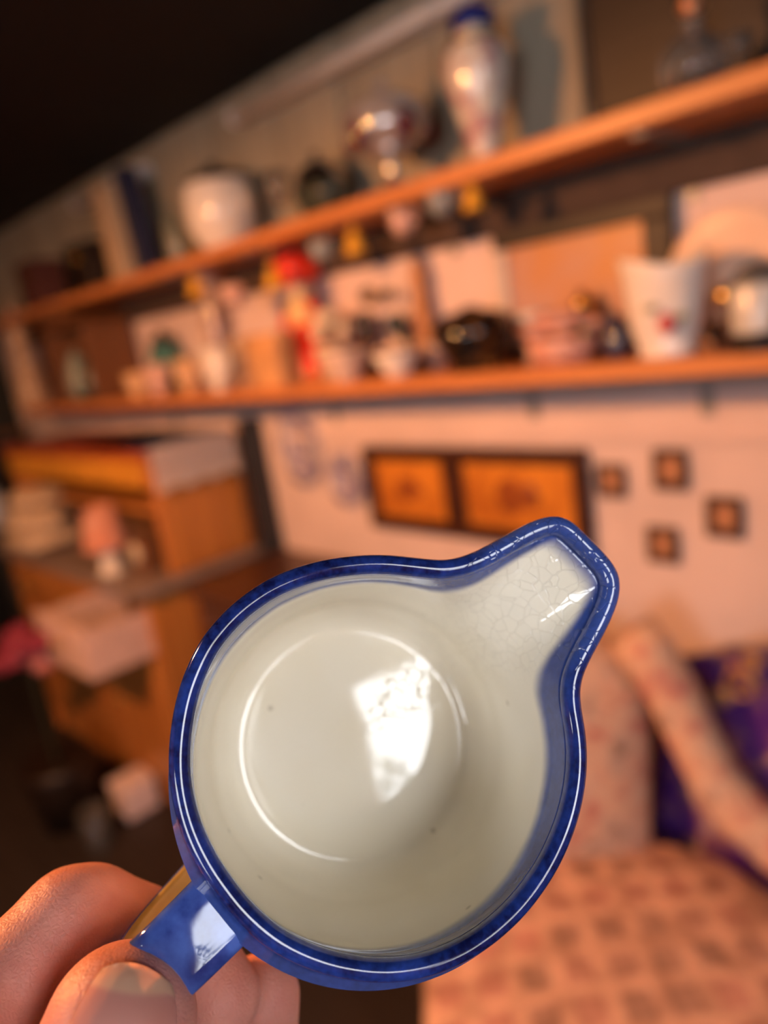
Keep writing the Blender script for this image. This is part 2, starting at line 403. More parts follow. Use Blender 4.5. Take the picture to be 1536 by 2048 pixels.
build('lid', b_lathe(x, y, UP + h * .66, [(w * .49, 0), (w * .47, h * .04), (w * .36, h * .13), (w * .15, h * .2), (w * .05, h * .23), (w * .08, h * .29), (w * .04, h * .33), (0, h * .34)], 40, flute), mat('silvered_glass_lid', (.75, .70, .68), .1, metal=.4, col2=(.5, .44, .44), scale=30, coat=.5), t, True)

x, h, w = spot(972, 312, 40, 135, YU - .01); y = YU - .01
t = empty('lidded_vase', (x, y, UP), 'tall slender white and gold vase with cobalt blue lid', 'vase')
VASE = mat('gilt_white_floral_glaze', (.78, .72, .62), .12, col2=(.42, .16, .20), scale=24, coat=.6, lo=.38, hi=.52)
build('body', b_lathe(x, y, UP, [(0, 0), (w * .25, 0), (w * .25, h * .03), (w * .2, h * .06), (w * .24, h * .15), (w * .38, h * .4), (w * .48, h * .6), (w * .47, h * .7), (w * .36, h * .78), (w * .27, h * .82), (w * .27, h * .86), (0, h * .86)]), VASE, t, True)
build('gold_band', b_lathe(x, y, UP + h * .765, [(w * .40, 0), (w * .41, h * .01), (w * .38, h * .022), (w * .36, h * .02)]), BRASS, t, True)
build('lid', b_lathe(x, y, UP + h * .86, [(w * .32, 0), (w * .33, h * .02), (w * .32, h * .1), (w * .2, h * .14), (0, h * .145)]), mat('cobalt_glaze', (.012, .02, .22), .15, coat=.6), t, True)

pa = at_y(1188, 230, 1.325); pb = at_y(1560, 150, 1.325)
t = empty('wooden_tray', ((pa[0] + .35), 1.32, UP), 'large dark brown tray leaning on the wall behind glassware', 'tray')
x0, x1 = pa[0], pa[0] + .55
poly = [(x0 + .015, UP), (x1, UP), (x1, UP + .38), (x0 + .09, UP + .38), (x0 + .04, UP + .36), (x0 + .01, UP + .30), (x0, UP + .2), (x0 + .005, UP + .08)]
TRAYM = wood('tray_wood', (.035, .020, .013), (.02, .011, .007), .5, 'x')
build('board', b_prism(poly, 1.315, 1.325), TRAYM, t)
build('rim', b_tube([(a, 1.312, b_ + (.008 if i < 2 else -.004)) for i, (a, b_) in enumerate(poly)], .008, 8, closed=True), TRAYM, t, True)

x, h, w = spot(1390, 192, 25, 130, YU - .05); y = YU - .05
t = empty('glass_decanter', (x, y, UP), 'round clear glass decanter in front of the dark tray', 'decanter')
build('body', b_lathe(x, y, UP, [(0, 0), (w * .38, 0), (w * .5, h * .2), (w * .48, h * .4), (w * .28, h * .56), (w * .13, h * .62), (w * .12, h * .75), (w * .18, h * .78)]), GLASS, t, True)
build('amber_drink', b_lathe(x, y, UP + .006, [(0, 0), (w * .33, 0), (w * .42, h * .14), (0, h * .14)]), mat('amber_liquid', (.5, .18, .05), .1, trans=.4), t, True)
build('stopper', b_lathe(x, y, UP + h * .78, [(w * .1, 0), (w * .1, h * .03), (w * .2, h * .1), (w * .14, h * .2), (0, h * .22)]), mat('copper_stopper', (.55, .24, .12), .3, metal=.6), t, True)
stemware('sherry_glass', 1476, 170, 95, 55, YU - .05, UP, 'tiny stemmed clear glass right of the decanter')

# things hanging under the upper shelf
def hang_cup(px, py, M, label, s=.034):
    p = at_y(px, py, SY + .03); x, y, z = p
    t = empty('hanging_cup', (x, y, z - s), label, 'cup')
    build('body', b_lathe(x, y, z - s, [(0, 0), (s * .45, 0), (s * .7, s * .5), (s * .8, s * 1.3), (s * .72, s * 1.3), (s * .6, s * .5), (0, s * .2)], 20), M, t, True)
    build('handle', b_tube([(x + s * .7, y, z + s * .1), (x + s * 1.15, y, z + s * .05), (x + s * 1.15, y, z - s * .5), (x + s * .66, y, z - s * .5)], s * .1), M, t, True)
    build('hook', b_tube([(x, y, UP - .03), (x, y, z + s * .5), (x + s * .5, y, z - s * .1), (x + s * 1.0, y, z - s * .1), (x + s * 1.2, y, z + s * .3)], .0018, 6), BRASS, t, True)
PINKP = mat('pale_pink_porcelain', (.72, .45, .38), .15, coat=.5)
BLUEG = mat('blue_grey_porcelain', (.30, .33, .34), .2, coat=.4)
def hang_bell(px, py, label, s=.03):
    p = at_y(px, py, SY + .03); x, y, z = p
    t = empty('hanging_bell', (x, y, z - s), label, 'bell')
    build('bell', b_lathe(x, y, z - s, [(s * .75, 0), (s * .7, s * .1), (s * .5, s * .8), (s * .35, s * 1.4), (0, s * 1.6)], 20), GOLD_YEL, t, True)
    build('clapper', b_blob((x, y, z - s), s * .18, 1), BRASS, t, True)
    build('ribbon', b_tube([(x, y, z + s * .55), (x, y, UP - .03)], .0025, 6), GOLD_YEL, t)
hang_bell(945, 385, 'golden yellow bell hanging nearest the vase under the top shelf')
hang_cup(880, 392, BLUEG, 'blue grey cup hanging beside the golden bell')
hang_cup(803, 432, PINKP, 'pale pink cup hanging below the ruby glass bowl')
hang_bell(708, 475, 'golden yellow bell hanging between pink cup and red figurine', .034)
hang_cup(640, 490, BLUEG, 'blue grey cup hanging just above the red figurine')
hang_bell(545, 548, 'golden yellow bell hanging left of the red figurine', .034)
hang_bell(390, 565, 'golden yellow bell hanging furthest left under the top shelf', .036)
hang_cup(462, 580, PINKP, 'pale pink cup hanging between the two left bells', .04)

# ------------------------------------------------------------------ things on the lower shelf
YL = 1.23
MOTTLE = mat('mottled_tan_porcelain', (.62, .44, .30), .55, col2=(.28, .17, .10), scale=40)
x, h, w = spot(72, 812, 622, 70, 1.2)
t = empty('porcelain_figurine', (x, 1.2, LO), 'mottled tan porcelain figurine at the far left end of the shelf', 'figurine')
build('base', b_lathe(x, 1.2, LO, [(0, 0), (w * .5, 0), (w * .5, h * .06), (w * .4, h * .08), (0, h * .08)], 20), MOTTLE, t, True)
build('robe', b_lathe(x, 1.2, LO + h * .08, [(w * .4, 0), (w * .36, h * .2), (w * .2, h * .42), (w * .3, h * .58), (w * .25, h * .68), (w * .08, h * .72), (0, h * .73)], 24, lambda a, k: 1 + .08 * math.cos(6 * a)), MOTTLE, t, True)
build('head', b_blob((x, 1.2, LO + h * .87), w * .16, 2, (1, 1, 1.25)), PINKP, t, True)
build('hat', b_lathe(x, 1.2, LO + h * .93, [(w * .26, 0), (w * .15, h * .02), (w * .12, h * .08), (0, h * .09)], 20), MOTTLE, t, True)

# small open wooden cabinet holding jars
x, h, w = spot(205, 812, 632, 190, YL); x0, x1 = x - w / 2, x + w / 2
t = empty('display_cabinet', (x, YL, LO), 'small brown wooden open cabinet with pitched top, holding jars', 'cabinet')
build('back', b_box(x0, x1, YL + .085, YL + .095, LO, LO + h * .75, .001), BROWN, t)
for a in (x0, x1 - .015): build('side_panel', b_box(a, a + .015, YL - .09, YL + .085, LO, LO + h * .75, .002), BROWN, t)
build('shelf_board', b_box(x0 + .015, x1 - .015, YL - .09, YL + .085, LO, LO + .012, .002), BROWN, t)
build('roof', b_prism([(x0 - .02, LO + h * .75), (x1 + .02, LO + h * .75), (x, LO + h)], YL - .1, YL + .1, .003), BROWN, t)
PALEG = mat('pale_green_glaze', (.34, .38, .32), .25, coat=.4)
TEAL = mat('teal_glaze', (.06, .20, .19), .25, coat=.5)
def jar(name, x, y, zb, r, h, M, label, lidM=None, grp=None):
    t = empty(name, (x, y, zb), label, 'jar', grp)
    build('body', b_lathe(x, y, zb, [(0, 0), (r * .75, 0), (r, h * .2), (r, h * .55), (r * .7, h * .72), (r * .6, h * .78), (0, h * .78)], 20), M, t, True)
    build('lid', b_lathe(x, y, zb + h * .78, [(r * .68, 0), (r * .68, h * .07), (r * .2, h * .13), (r * .24, h * .2), (0, h * .22)], 20), lidM or M, t, True)
for i, (f, M, lab) in enumerate(((.2, PALEG, 'pale green jar, left one inside the small wooden cabinet'), (.5, DGREEN, 'dark green jar, middle one inside the small wooden cabinet'), (.8, PALEG, 'pale green jar, right one inside the small wooden cabinet'))):
    jar('ginger_jar', x0 + .015 + f * (w - .03), YL - .02, LO + .012, w * .12, h * (.5 if i != 1 else .42), M, lab, None, 'jars in the small cabinet')
x, h, w = spot(325, 770, 652, 75, YL + .02)
jar('teal_jar', x, YL + .055, LO, w * .5, h, TEAL, 'dark teal lidded jar right of the small wooden cabinet', BLACKW)

def cup(px, base, top, w, y, M, label, hand=True):
    x, h, w = spot(px, base, top, w, y)
    t = empty('coffee_cup', (x, y, LO), label, 'cup', 'small cups along the lower shelf')
    build('body', b_lathe(x, y, LO, [(0, 0), (w * .28, 0), (w * .3, h * .08), (w * .45, h * .45), (w * .5, h), (w * .45, h), (w * .4, h * .45), (0, h * .15)], 24), M, t, True)
    build('handle', b_tube([(x + w * .46, y, LO + h * .8), (x + w * .68, y, LO + h * .8), (x + w * .68, y, LO + h * .45), (x + w * .42, y, LO + h * .35)], h * .06), M, t, True)
GOLDCUP = mat('gilded_cup_glaze', (.72, .47, .25), .15, coat=.6, col2=(.6, .36, .2))
cup(282, 800, 752, 50, 1.17, GOLDCUP, 'gilded small cup in front of the wooden cabinet')
cup(325, 802, 742, 50, 1.16, PINKP, 'pale pink small cup below the teal jar')
cup(384, 792, 728, 52, 1.19, GOLDCUP, 'gilded small cup left of the patterned candlestick')
cup(446, 790, 706, 56, 1.17, WHITE_PORC, 'white small cup in front of the patterned candlestick')
cup(500, 782, 690, 56, 1.25, MOTTLE, 'mottled small cup right of the patterned candlestick')

x, h, w = spot(455, 775, 562, 78, 1.29)
PATT = mat('patterned_porcelain', (.60, .44, .34), .25, col2=(.22, .14, .16), scale=60, coat=.4)
t = empty('candlestick', (x, 1.29, LO), 'tall patterned porcelain candlestick behind the small cups', 'candlestick')
build('base', b_lathe(x, 1.29, LO, [(0, 0), (w * .5, 0), (w * .48, h * .05), (w * .25, h * .12), (w * .2, h * .2)], 24), PATT, t, True)
build('shaft', b_lathe(x, 1.29, LO + h * .2, [(w * .2, 0), (w * .36, h * .1), (w * .2, h * .25), (w * .34, h * .4), (w * .18, h * .55), (w * .2, h * .6)], 24), PATT, t, True)
build('socket', b_lathe(x, 1.29, LO + h * .8, [(w * .2, 0), (w * .4, h * .06), (w * .36, h * .2), (w * .28, h * .2), (0, h * .1)], 24), PATT, t, True)

# red figurine
RED = mat('bright_red_glaze', (.85, .045, .02), .3, var=.08, coat=.3)
x, h, w = spot(630, 735, 503, 104, 1.29); y = 1.28
t = empty('red_figurine', (x, y, LO), 'bright red and cream figurine with tall red headdress', 'figurine')
build('base', b_lathe(x, y, LO, [(0, 0), (w * .5, 0), (w * .48, h * .06), (0, h * .06)], 20), ORANGE, t, True)
build('skirt', b_lathe(x, y, LO + h * .06, [(w * .45, 0), (w * .38, h * .2), (w * .22, h * .4), (0, h * .41)], 24, lambda a, k: 1 + .07 * math.cos(7 * a)), RED, t, True)
build('torso', b_lathe(x, y, LO + h * .44, [(w * .2, 0), (w * .32, h * .1), (w * .28, h * .2), (w * .1, h * .24), (0, h * .25)], 20), mat('cream_yellow_glaze', (.85, .62, .28), .3, coat=.3), t, True)
build('head', b_blob((x, y, LO + h * .75), w * .2, 2, (1, 1, 1.2)), CREAM, t, True)
build('headdress', b_lathe(x, y, LO + h * .76, [(w * .3, 0), (w * .48, h * .07), (w * .46, h * .16), (w * .28, h * .22), (0, h * .24)], 20), RED, t, True)
for s in (-1, 1): build('arm', b_tube([(x + s * w * .26, y, LO + h * .62), (x + s * w * .5, y - .01, LO + h * .5), (x + s * w * .42, y - .02, LO + h * .38)], [w * .1, w * .09, w * .06]), RED, t, True)

# orange card box, dish, white flower ornament
x, h, w = spot(558, 772, 672, 95, 1.18)
t = empty('craft_box', (x, 1.18, LO), 'orange tan lidded box standing before the red figurine', 'box')
OTAN = mat('orange_tan_card', (.70, .38, .17), .5, scale=18)
build('body', b_box(x - w / 2, x + w / 2, 1.145, 1.205, LO, LO + h * .7, .004), OTAN, t)
build('lid', b_box(x - w / 2 - .003, x + w / 2 + .003, 1.142, 1.208, LO + h * .7, LO + h, .008), OTAN, t)

def flower_orn(px, base, top, w, y, M, label, seed, n=9, zb=LO):
    x, h, w = spot(px, base, top, w, y)
    t = empty('ceramic_flowers', (x, y, zb), label, 'ornament')
    build('basket', b_lathe(x, y, zb, [(0, 0), (w * .3, 0), (w * .42, h * .4), (w * .4, h * .45), (0, h * .4)], 24), M, t, True)
    rnd = random.Random(seed)
    for i in range(n):
        a = 2 * math.pi * i / n; r = w * (.32 if i % 2 else .15); c = (x + r * math.cos(a), y + r * math.sin(a), zb + h * (.62 if i % 2 else .8))
        build('blossom', b_lathe(c[0], c[1], c[2] - h * .12, [(0, 0), (w * .1, h * .03), (w * .19, h * .14), (w * .15, h * .2), (w * .08, h * .13), (w * .05, h * .2), (0, h * .22)], 15, lambda q, k: 1 + .18 * math.cos(5 * q + k)), M, t, True)
flower_orn(672, 745, 598, 90, 1.25, CREAM, 'cream white ceramic flower posy right of red figurine', 4)
DISHP = mat('pinkish_white_dish', (.74, .55, .46), .2, coat=.4)
def dish(px, base, top, w, y, M, label):
    x, h, w = spot(px, base, top, w, y)
    t = empty('shallow_dish', (x, y, LO), label, 'dish')
    build('bowl', b_lathe(x, y, LO, [(0, 0), (w * .25, 0), (w * .27, h * .15), (w * .45, h * .7), (w * .5, h), (w * .46, h), (w * .4, h * .7), (0, h * .3)], 32), M, t, True)
    build('rim', b_lathe(x, y, LO + h, [(w * .5, 0), (w * .49, h * .06), (w * .46, 0)], 32), BRASS, t, True)
dish(698, 768, 708, 105, 1.165, DISHP, 'low pinkish white dish below the flower posy')
dish(800, 762, 715, 100, 1.19, WHITE_PORC, 'low white dish with gilt rim left of black bowl')

# dark bird figures
DBR = mat('dark_brown_glaze', (.07, .04, .03), .3, col2=(.03, .03, .025), coat=.3)
def bird(px, base, top, w, y, M, label, flip=1, zb=LO):
    x, h, w = spot(px, base, top, w, y)
    t = empty('bird_figurine', (x, y, zb), label, 'figurine')
    build('rock', b_blob((x, y, zb + h * .1), w * .4, 2, (1, .8, h * .1 / (w * .4)), .08, 2), M, t, True)
    build('body', b_blob((x, y, zb + h * .5), w * .32, 3, (.9, .8, 1.25)), M, t, True)
    build('head', b_blob((x + flip * w * .2, y, zb + h * .83), w * .2, 2), M, t, True)
    build('beak', b_tube([(x + flip * w * .36, y, zb + h * .83), (x + flip * w * .52, y, zb + h * .8)], [w * .06, w * .01]), GOLD_YEL, t)
    build('tail', b_tube([(x - flip * w * .2, y, zb + h * .4), (x - flip * w * .5, y, zb + h * .2)], [w * .14, w * .05]), M, t)
    build('wing', b_blob((x, y - w * .26, zb + h * .52), w * .2, 2, (.8, .3, 1.4)), M, t, True)
bird(745, 745, 572, 84, 1.30, DBR, 'dark brown bird figurine between flower posy and green bird')
bird(806, 735, 560, 66, 1.30, DGREEN, 'dark green bird figurine right of the brown bird', -1)
x, h, w = spot(858, 735, 530, 56, 1.31)
t = empty('wooden_carving', (x, 1.31, LO), 'slim orange brown wooden carving behind the black bowl', 'carving')
build('base', b_box(x - w * .45, x + w * .45, 1.28, 1.34, LO, LO + h * .12, .003), BROWN, t)
build('figure', b_lathe(x, 1.31, LO + h * .12, [(w * .4, 0), (w * .3, h * .2), (w * .38, h * .4), (w * .24, h * .6), (w * .3, h * .7), (w * .15, h * .86), (0, h * .88)], 20, sq=.6), mat('carved_orange_wood', (.50, .22, .08), .5, scale=12), t, True)
dish(880, 742, 690, 60, 1.29, DISHP, 'small pinkish dish tucked behind the black bowl')

x, h, w = spot(955, 748, 632, 165, 1.22)
t = empty('lacquer_bowl', (x, 1.22, LO), 'black lacquer bowl with gold spots on the shelf', 'bowl')
LACQ = mat('black_lacquer_gold', (.35, .17, .04), .2, col2=(.010, .007, .006), scale=28, coat=.5, lo=.60, hi=.72)
build('bowl', b_lathe(x, 1.22, LO, [(0, 0), (w * .3, 0), (w * .3, h * .1), (w * .47, h * .5), (w * .5, h * .75), (w * .46, h * .75), (0, h * .3)], 32), LACQ, t, True)
build('lid', b_lathe(x, 1.22, LO + h * .75, [(w * .48, 0), (w * .4, h * .12), (w * .15, h * .2), (w * .1, h * .25), (0, h * .26)], 32), LACQ, t, True)

flower_orn(1130, 748, 640, 175, 1.19, mat('rosy_ceramic', (.80, .45, .34), .3, col2=(.6, .25, .18), coat=.3), 'wide rosy pink ceramic flower basket before the leaning picture', 9, 13)
x, h, w = spot(1172, 690, 575, 66, 1.29)
jar('brass_pot', x, 1.29, LO, w * .5, h * 1.1, BRASS, 'tarnished brass lidded pot behind the rosy flower basket')
x, h, w = spot(1236, 728, 640, 56, 1.2)
jar('ink_jar', x, 1.2, LO, w * .5, h, mat('ink_blue_glaze', (.05, .05, .09), .15, coat=.5), 'little blackish blue jar left of the rose jardiniere')

# leaning picture with a landscape
pl, pr = at_y(1003, 650, 1.325)[0], at_y(1352, 560, 1.325)[0]
zt = float(at_y(1180, 422, 1.325)[2]); pb_ = LO
t = empty('leaning_picture', ((pl + pr) / 2, 1.32, LO), 'orange toned picture in dark frame leaning behind the shelf ornaments', 'picture')
FRM = WALNUT
def rails(x0, x1, z0, z1, y0, y1, wd, Ms, par, nm='frame_rail'):
    for i, (a, b_, c, d) in enumerate(((x0, x1, z1 - wd, z1), (x0, x1, z0, z0 + wd), (x0, x0 + wd, z0 + wd, z1 - wd), (x1 - wd, x1, z0 + wd, z1 - wd))):
        build(nm, b_box(a, b_, y0, y1, c, d, .004), Ms[i % len(Ms)], par)
PEARL = mat('pearl_grey_paint', (.62, .55, .50), .4)
build('frame_rail', b_box(pl, pr, 1.318, 1.338, zt - .035, zt, .004), BLACKW, t)
build('frame_rail', b_box(pl, pr, 1.318, 1.338, pb_, pb_ + .03, .004), WALNUT, t)
build('frame_rail', b_box(pl, pl + .03, 1.318, 1.338, pb_ + .03, zt - .035, .004), PEARL, t)
build('frame_rail', b_box(pr - .055, pr, 1.318, 1.338, pb_ + .03, zt - .035, .004), BLACKW, t)
PIC = mat('sunset_print', (.54, .23, .065), .4, col2=(.48, .28, .22), scale=5, lo=.4, hi=.6)
build('print', b_box(pl + .028, pr - .028, 1.328, 1.336, pb_ + .028, zt - .028, 0), PIC, t)
x, h, w = spot(1074, 690, 598, 54, 1.3)
t = empty('soap_dish', (x, 1.285, LO), 'pale ceramic dish on a foot at the picture corner', 'dish')
build('foot', b_lathe(x, 1.285, LO, [(0, 0), (w * .25, 0), (w * .12, h * .4), (w * .12, h * .7)], 20), WHITE_PORC, t, True)
build('dish', b_lathe(x, 1.285, LO + h * .7, [(w * .12, 0), (w * .5, h * .18), (w * .5, h * .3), (w * .45, h * .3), (0, h * .1)], 24), WHITE_PORC, t, True)

# rose jardiniere: flared with waisted foot and dipping rim
x, h, w = spot(1335, 722, 535, 172, 1.19); y = 1.19
t = empty('rose_jardiniere', (x, y, LO), 'cream white flared pot with pink rose and dipping rim', 'pot')
def jard():
    bm = bmesh.new(); seg = 48; rings = []
    prof = [(.0, .0), (.32, 0), (.33, .03), (.30, .06), (.40, .3), (.44, .6), (.47, .85), (.52, 1.0), (.49, 1.0), (.43, .82), (.40, .6), (.34, .2), (0, .12)]
    for k, (r, hh) in enumerate(prof):
        if r == 0: rings.append([bm.verts.new((x, y, LO + hh * h))]); continue
        rr = []
        for i in range(seg):
            a = 2 * math.pi * i / seg
            dip = 1 - .13 * max(0, (hh - .5) / .5) * (0.5 - 0.5 * math.cos(2 * (a - .8)))
            rr.append(bm.verts.new((x + r * w * math.cos(a), y + .85 * r * w * math.sin(a), LO + hh * h * dip)))
        rings.append(rr)
    for a, b in zip(rings, rings[1:]):
        for i in range(seg):
            j = (i + 1) % seg
            if len(a) == 1: bm.faces.new((a[0], b[i], b[j]))
            elif len(b) == 1: bm.faces.new((a[i], a[j], b[0]))
            else: bm.faces.new((a[i], a[j], b[j], b[i]))
    return bm
build('body', jard(), WHITE_PORC, t, True)
tow = Vector((-x, -y, 0)).normalized()
ctr = Vector((x, y, LO + h * .33)) + tow * w * .375 
ctr += Vector((tow.y, -tow.x, 0)) * -.002
build('painted_rose', b_blob(ctr, .014, 2, (1, 1, 1.2)), mat('rose_pink', (.65, .10, .12), .3), t, True)
for s in (-1, 1): build('painted_leaf', b_blob(ctr + Vector((tow.y, -tow.x, 0)) * s * .022 + Vector((0, 0, .016 * (1 + .6 * s))) - tow * .003, .012, 2, (1, 1, .6)), mat('faded_green', (.35, .36, .22), .3), t, True)

# peach plate standing on edge against the wall
p = at_y(1475, 412, 1.315); x = float(p[0]); rs = (float(p[2]) - LO) / 2
t = empty('upright_plate', (x, 1.32, LO), 'peach plate standing upright against wall behind the lidded mug', 'plate')
PEACH = mat('peach_glaze', (.86, .62, .46), .3, var=.03, coat=.3)
def disc(prof):
    bm = b_lathe(0, 0, 0, prof, 40); rot_x(bm, (0, 0, 0), math.pi / 2 + .10)
    bmesh.ops.translate(bm, verts=bm.verts, vec=(x, 1.305, LO + rs)); return bm
build('rim', disc([(rs * .72, .004), (rs, .016), (rs, .019), (rs * .7, .008)]), PEACH, t, True)
build('well', disc([(0, .001), (rs * .62, .001), (rs * .72, .004), (rs * .72, .008), (rs * .62, .005), (0, .005)]), PEACH, t, True)
p = at_y(1446, 592, 1.16)
t = empty('brass_ball_stand', (float(p[0]), 1.17, LO), 'shiny brass ball on a little stand right of rose pot', 'ornament')
build('ball', b_blob((p[0], 1.17, p[2]), .017, 3), BRASS, t, True)
build('stand', b_lathe(p[0], 1.17, LO, [(0, 0), (.02, 0), (.018, .006), (.005, .014), (.005, p[2] - LO - .012)], 16), WALNUT, t, True)
x, h, w = spot(1520, 700, 535, 120, 1.16)
t = empty('lidded_mug', (x, 1.16, LO), 'pale grey white mug with dark lid at the right edge', 'mug')
build('body', b_lathe(x, 1.16, LO, [(0, 0), (w * .4, 0), (w * .42, h * .06), (w * .44, h * .7), (w * .4, h * .76), (0, h * .76)], 28), mat('pale_grey_stoneware', (.66, .66, .63), .25, coat=.3), t, True)
build('lid', b_lathe(x, 1.16, LO + h * .76, [(w * .43, 0), (w * .42, h * .08), (w * .2, h * .2), (w * .06, h * .22), (0, h * .24)], 28), mat('slate_glaze', (.10, .10, .10), .3), t, True)
build('dark_foot', b_lathe(x, 1.16, LO, [(w * .44, 0), (w * .46, h * .1), (w * .43, h * .22), (w * .42, h * .2)], 28), ESPRESSO, t, True)
x, h, w = spot(1425, 712, 640, 70, 1.24)
dish(1446, 716, 670, 62, 1.245, ESPRESSO, 'dark brown bowl between rose pot and lidded mug')

# ------------------------------------------------------------------ pictures and plates on the wall
def wrect(a, b_, y): p, q = at_y(*a, y), at_y(*b_, y); return float(p[0]), float(q[0]), float(min(p[2], q[2])), float(max(p[2], q[2]))
x0, x1, z1, z0 = -1.492, -0.812, 1.192, 0.965
t = empty('panel_picture', ((x0 + x1) / 2, WALL_Y, z0), 'wide dark frame holding two amber panels', 'picture')
DKF = wood('dark_frame_wood', (.075, .022, .010), (.04, .012, .006), .45, 'x', .2)
rails(x0, x1, z0, z1, 1.322, 1.349, .035, [DKF], t)
xm = float(at_y(908, 980, 1.33)[0])
build('middle_post', b_box(xm - .03, xm + .03, 1.322, 1.349, z0 + .035, z1 - .035, .003), DKF, t)
def amber(name, c):
    M = mat(name, (.80, .30, .035), .4, col2=(.34, .085, .012), scale=7, lo=.3, hi=.62); return M
AMB = amber('amber_relief', 0)
for a, b_ in ((x0 + .035, xm - .03), (xm + .03, x1 - .035)):
    pn = build('amber_panel', b_box(a, b_, 1.336, 1.346, z0 + .035, z1 - .035, .002), AMB, t)
    build('relief', b_blob(((a + b_) / 2, 1.337, (z0 + z1) / 2), (b_ - a) * .2, 3, (1, .03, .9), .25, 5), mat('amber_relief_dark', (.34, .09, .02), .4), pn, True)

def small_frame(c, s, tilt, M, label):
    p = at_y(*c, 1.34); k = depth_of(p) / F; w, h = s[0] * k, s[1] * k; x, z = p[0], p[2]
    t = empty('miniature_portrait', (x, WALL_Y, z - h / 2), label, 'picture', 'miniature framed portraits on the wall')
    rails(x - w / 2, x + w / 2, z - h / 2, z + h / 2, 1.333, 1.349, w * .2, [M], t)
    build('portrait', b_box(x - w * .31, x + w * .31, 1.341, 1.347, z - h * .31, z + h * .31, 0), mat('portrait_ground', (.50, .24, .13), .5, col2=(.25, .09, .06), scale=30), t)
    build('portrait_face', b_blob((x, 1.341, z), w * .15, 2, (1, .12, 1.3)), mat('portrait_skin', (.72, .36, .16), .5), t, True)
OLIVE = mat('dark_olive_gilt', (.10, .06, .035), .4)
small_frame((1222, 962), (62, 68), 0, OLIVE, 'miniature portrait in dark frame touching the amber panel picture')
small_frame((1340, 940), (72, 84), 0, OLIVE, 'uppermost miniature portrait in brown frame')
small_frame((1448, 1035), (74, 86), 0, OLIVE, 'miniature portrait in brown frame furthest right')
small_frame((1325, 1090), (66, 76), 0, OLIVE, 'lowest miniature portrait right of the jug spout')

DELFT = mat('blue_white_delft', (.62, .56, .60), .2, col2=(.20, .17, .34), scale=26, coat=.4, lo=.42, hi=.55)
def wall_plate(c, s, label):
    p = at_y(*c, 1.335); k = depth_of(p) / F / .70
    w, h = s[0] * k, s[1] * k * .70 / .96; x, z = p[0], p[2]
    t = empty('wall_plate', (x, WALL_Y, z - h / 2), label, 'plate')
    def ell(prof):
        bm = bmesh.new(); rings = []; seg = 36
        for r, d in prof:
            rings.append([bm.verts.new((x + r * w / 2 * math.cos(2 * math.pi * i / seg), 1.348 - d, z + r * h / 2 * math.sin(2 * math.pi * i / seg))) for i in range(seg)])
        for a, b in zip(rings, rings[1:]):
            for i in range(seg): bm.faces.new((a[i], a[(i + 1) % seg], b[(i + 1) % seg], b[i]))
        bm.faces.new(rings[-1]); return bm
    build('rim', ell([(.98, .008), (1, .018), (.7, .010), (.68, .006)]), DELFT, t, True)
    build('well', ell([(.70, .010), (.62, .005), (.3, .005)]), DELFT, t, True)
wall_plate((597, 890), (88, 165), 'oval blue and white plate hung left of the panel picture')
wall_plate((690, 958), (72, 110), 'small round blue and white plate touching the panel picture')

# ------------------------------------------------------------------ dresser with hutch against the wall at the left
dx0, dx1 = -3.3, -2.07
t = empty('pine_dresser', ((dx0 + dx1) / 2, 1.1, 0), 'orange pine dresser with raised back standing at the left', 'dresser')
HZ = 1.245
REDW = wood('red_stained_wood', (.42, .085, .03), (.28, .05, .02), .4, 'y')
build('side_panel', b_box(dx1 - .03, dx1, 1.0, WALL_Y - .05, .85, HZ - .03, .003), PINE, t)
for i in range(3):
    a = 1.0 + i * .1; build('panel_board', b_box(dx1, dx1 + .006, a + .004, a + .096, .86, HZ - .05, .003), PINE, t)
build('side_panel', b_box(dx0, dx0 + .03, 1.0, WALL_Y - .05, .85, HZ - .03, .003), PINE, t)
build('hutch_top', b_box(dx0 - .01, dx1 + .02, .98, WALL_Y - .04, HZ - .03, HZ, .004), REDW, t)
build('hutch_back', b_box(dx0, dx1, WALL_Y - .05, WALL_Y - .04, .85, HZ, .001), PINEX, t)
build('hutch_shelf', b_box(dx0 + .03, dx1 - .03, 1.01, WALL_Y - .05, 1.04, 1.06, .002), PINEX, t)
build('crown_board', b_box(dx0 + .03, dx1 - .03, .985, 1.0, 1.13, HZ - .03, .002), mat('golden_pine', (.75, .34, .04), .4, scale=8), t)
build('worktop', b_box(dx0 - .02, dx1 + .03, .86, WALL_Y - .02, .82, .85, .005), mat('greyed_worktop', (.30, .23, .21), .45, scale=10), t)
build('side_panel', b_box(dx1 - .03, dx1, .9, WALL_Y - .02, 0.0, .82, .003), PINE, t)
build('side_panel', b_box(dx0, dx0 + .03, .9, WALL_Y - .02, 0.0, .82, .003), PINE, t)
build('base_back', b_box(dx0, dx1, WALL_Y - .03, WALL_Y - .02, 0, .82, .001), PINEX, t)
build('base_shelf', b_box(dx0 + .03, dx1 - .03, .92, WALL_Y - .03, .40, .43, .002), PINEX, t)
build('plinth', b_box(dx0, dx1, .92, .94, 0, .1, .002), PINEX, t)
CRATE = mat('pink_white_paint', (.80, .56, .50), .6)
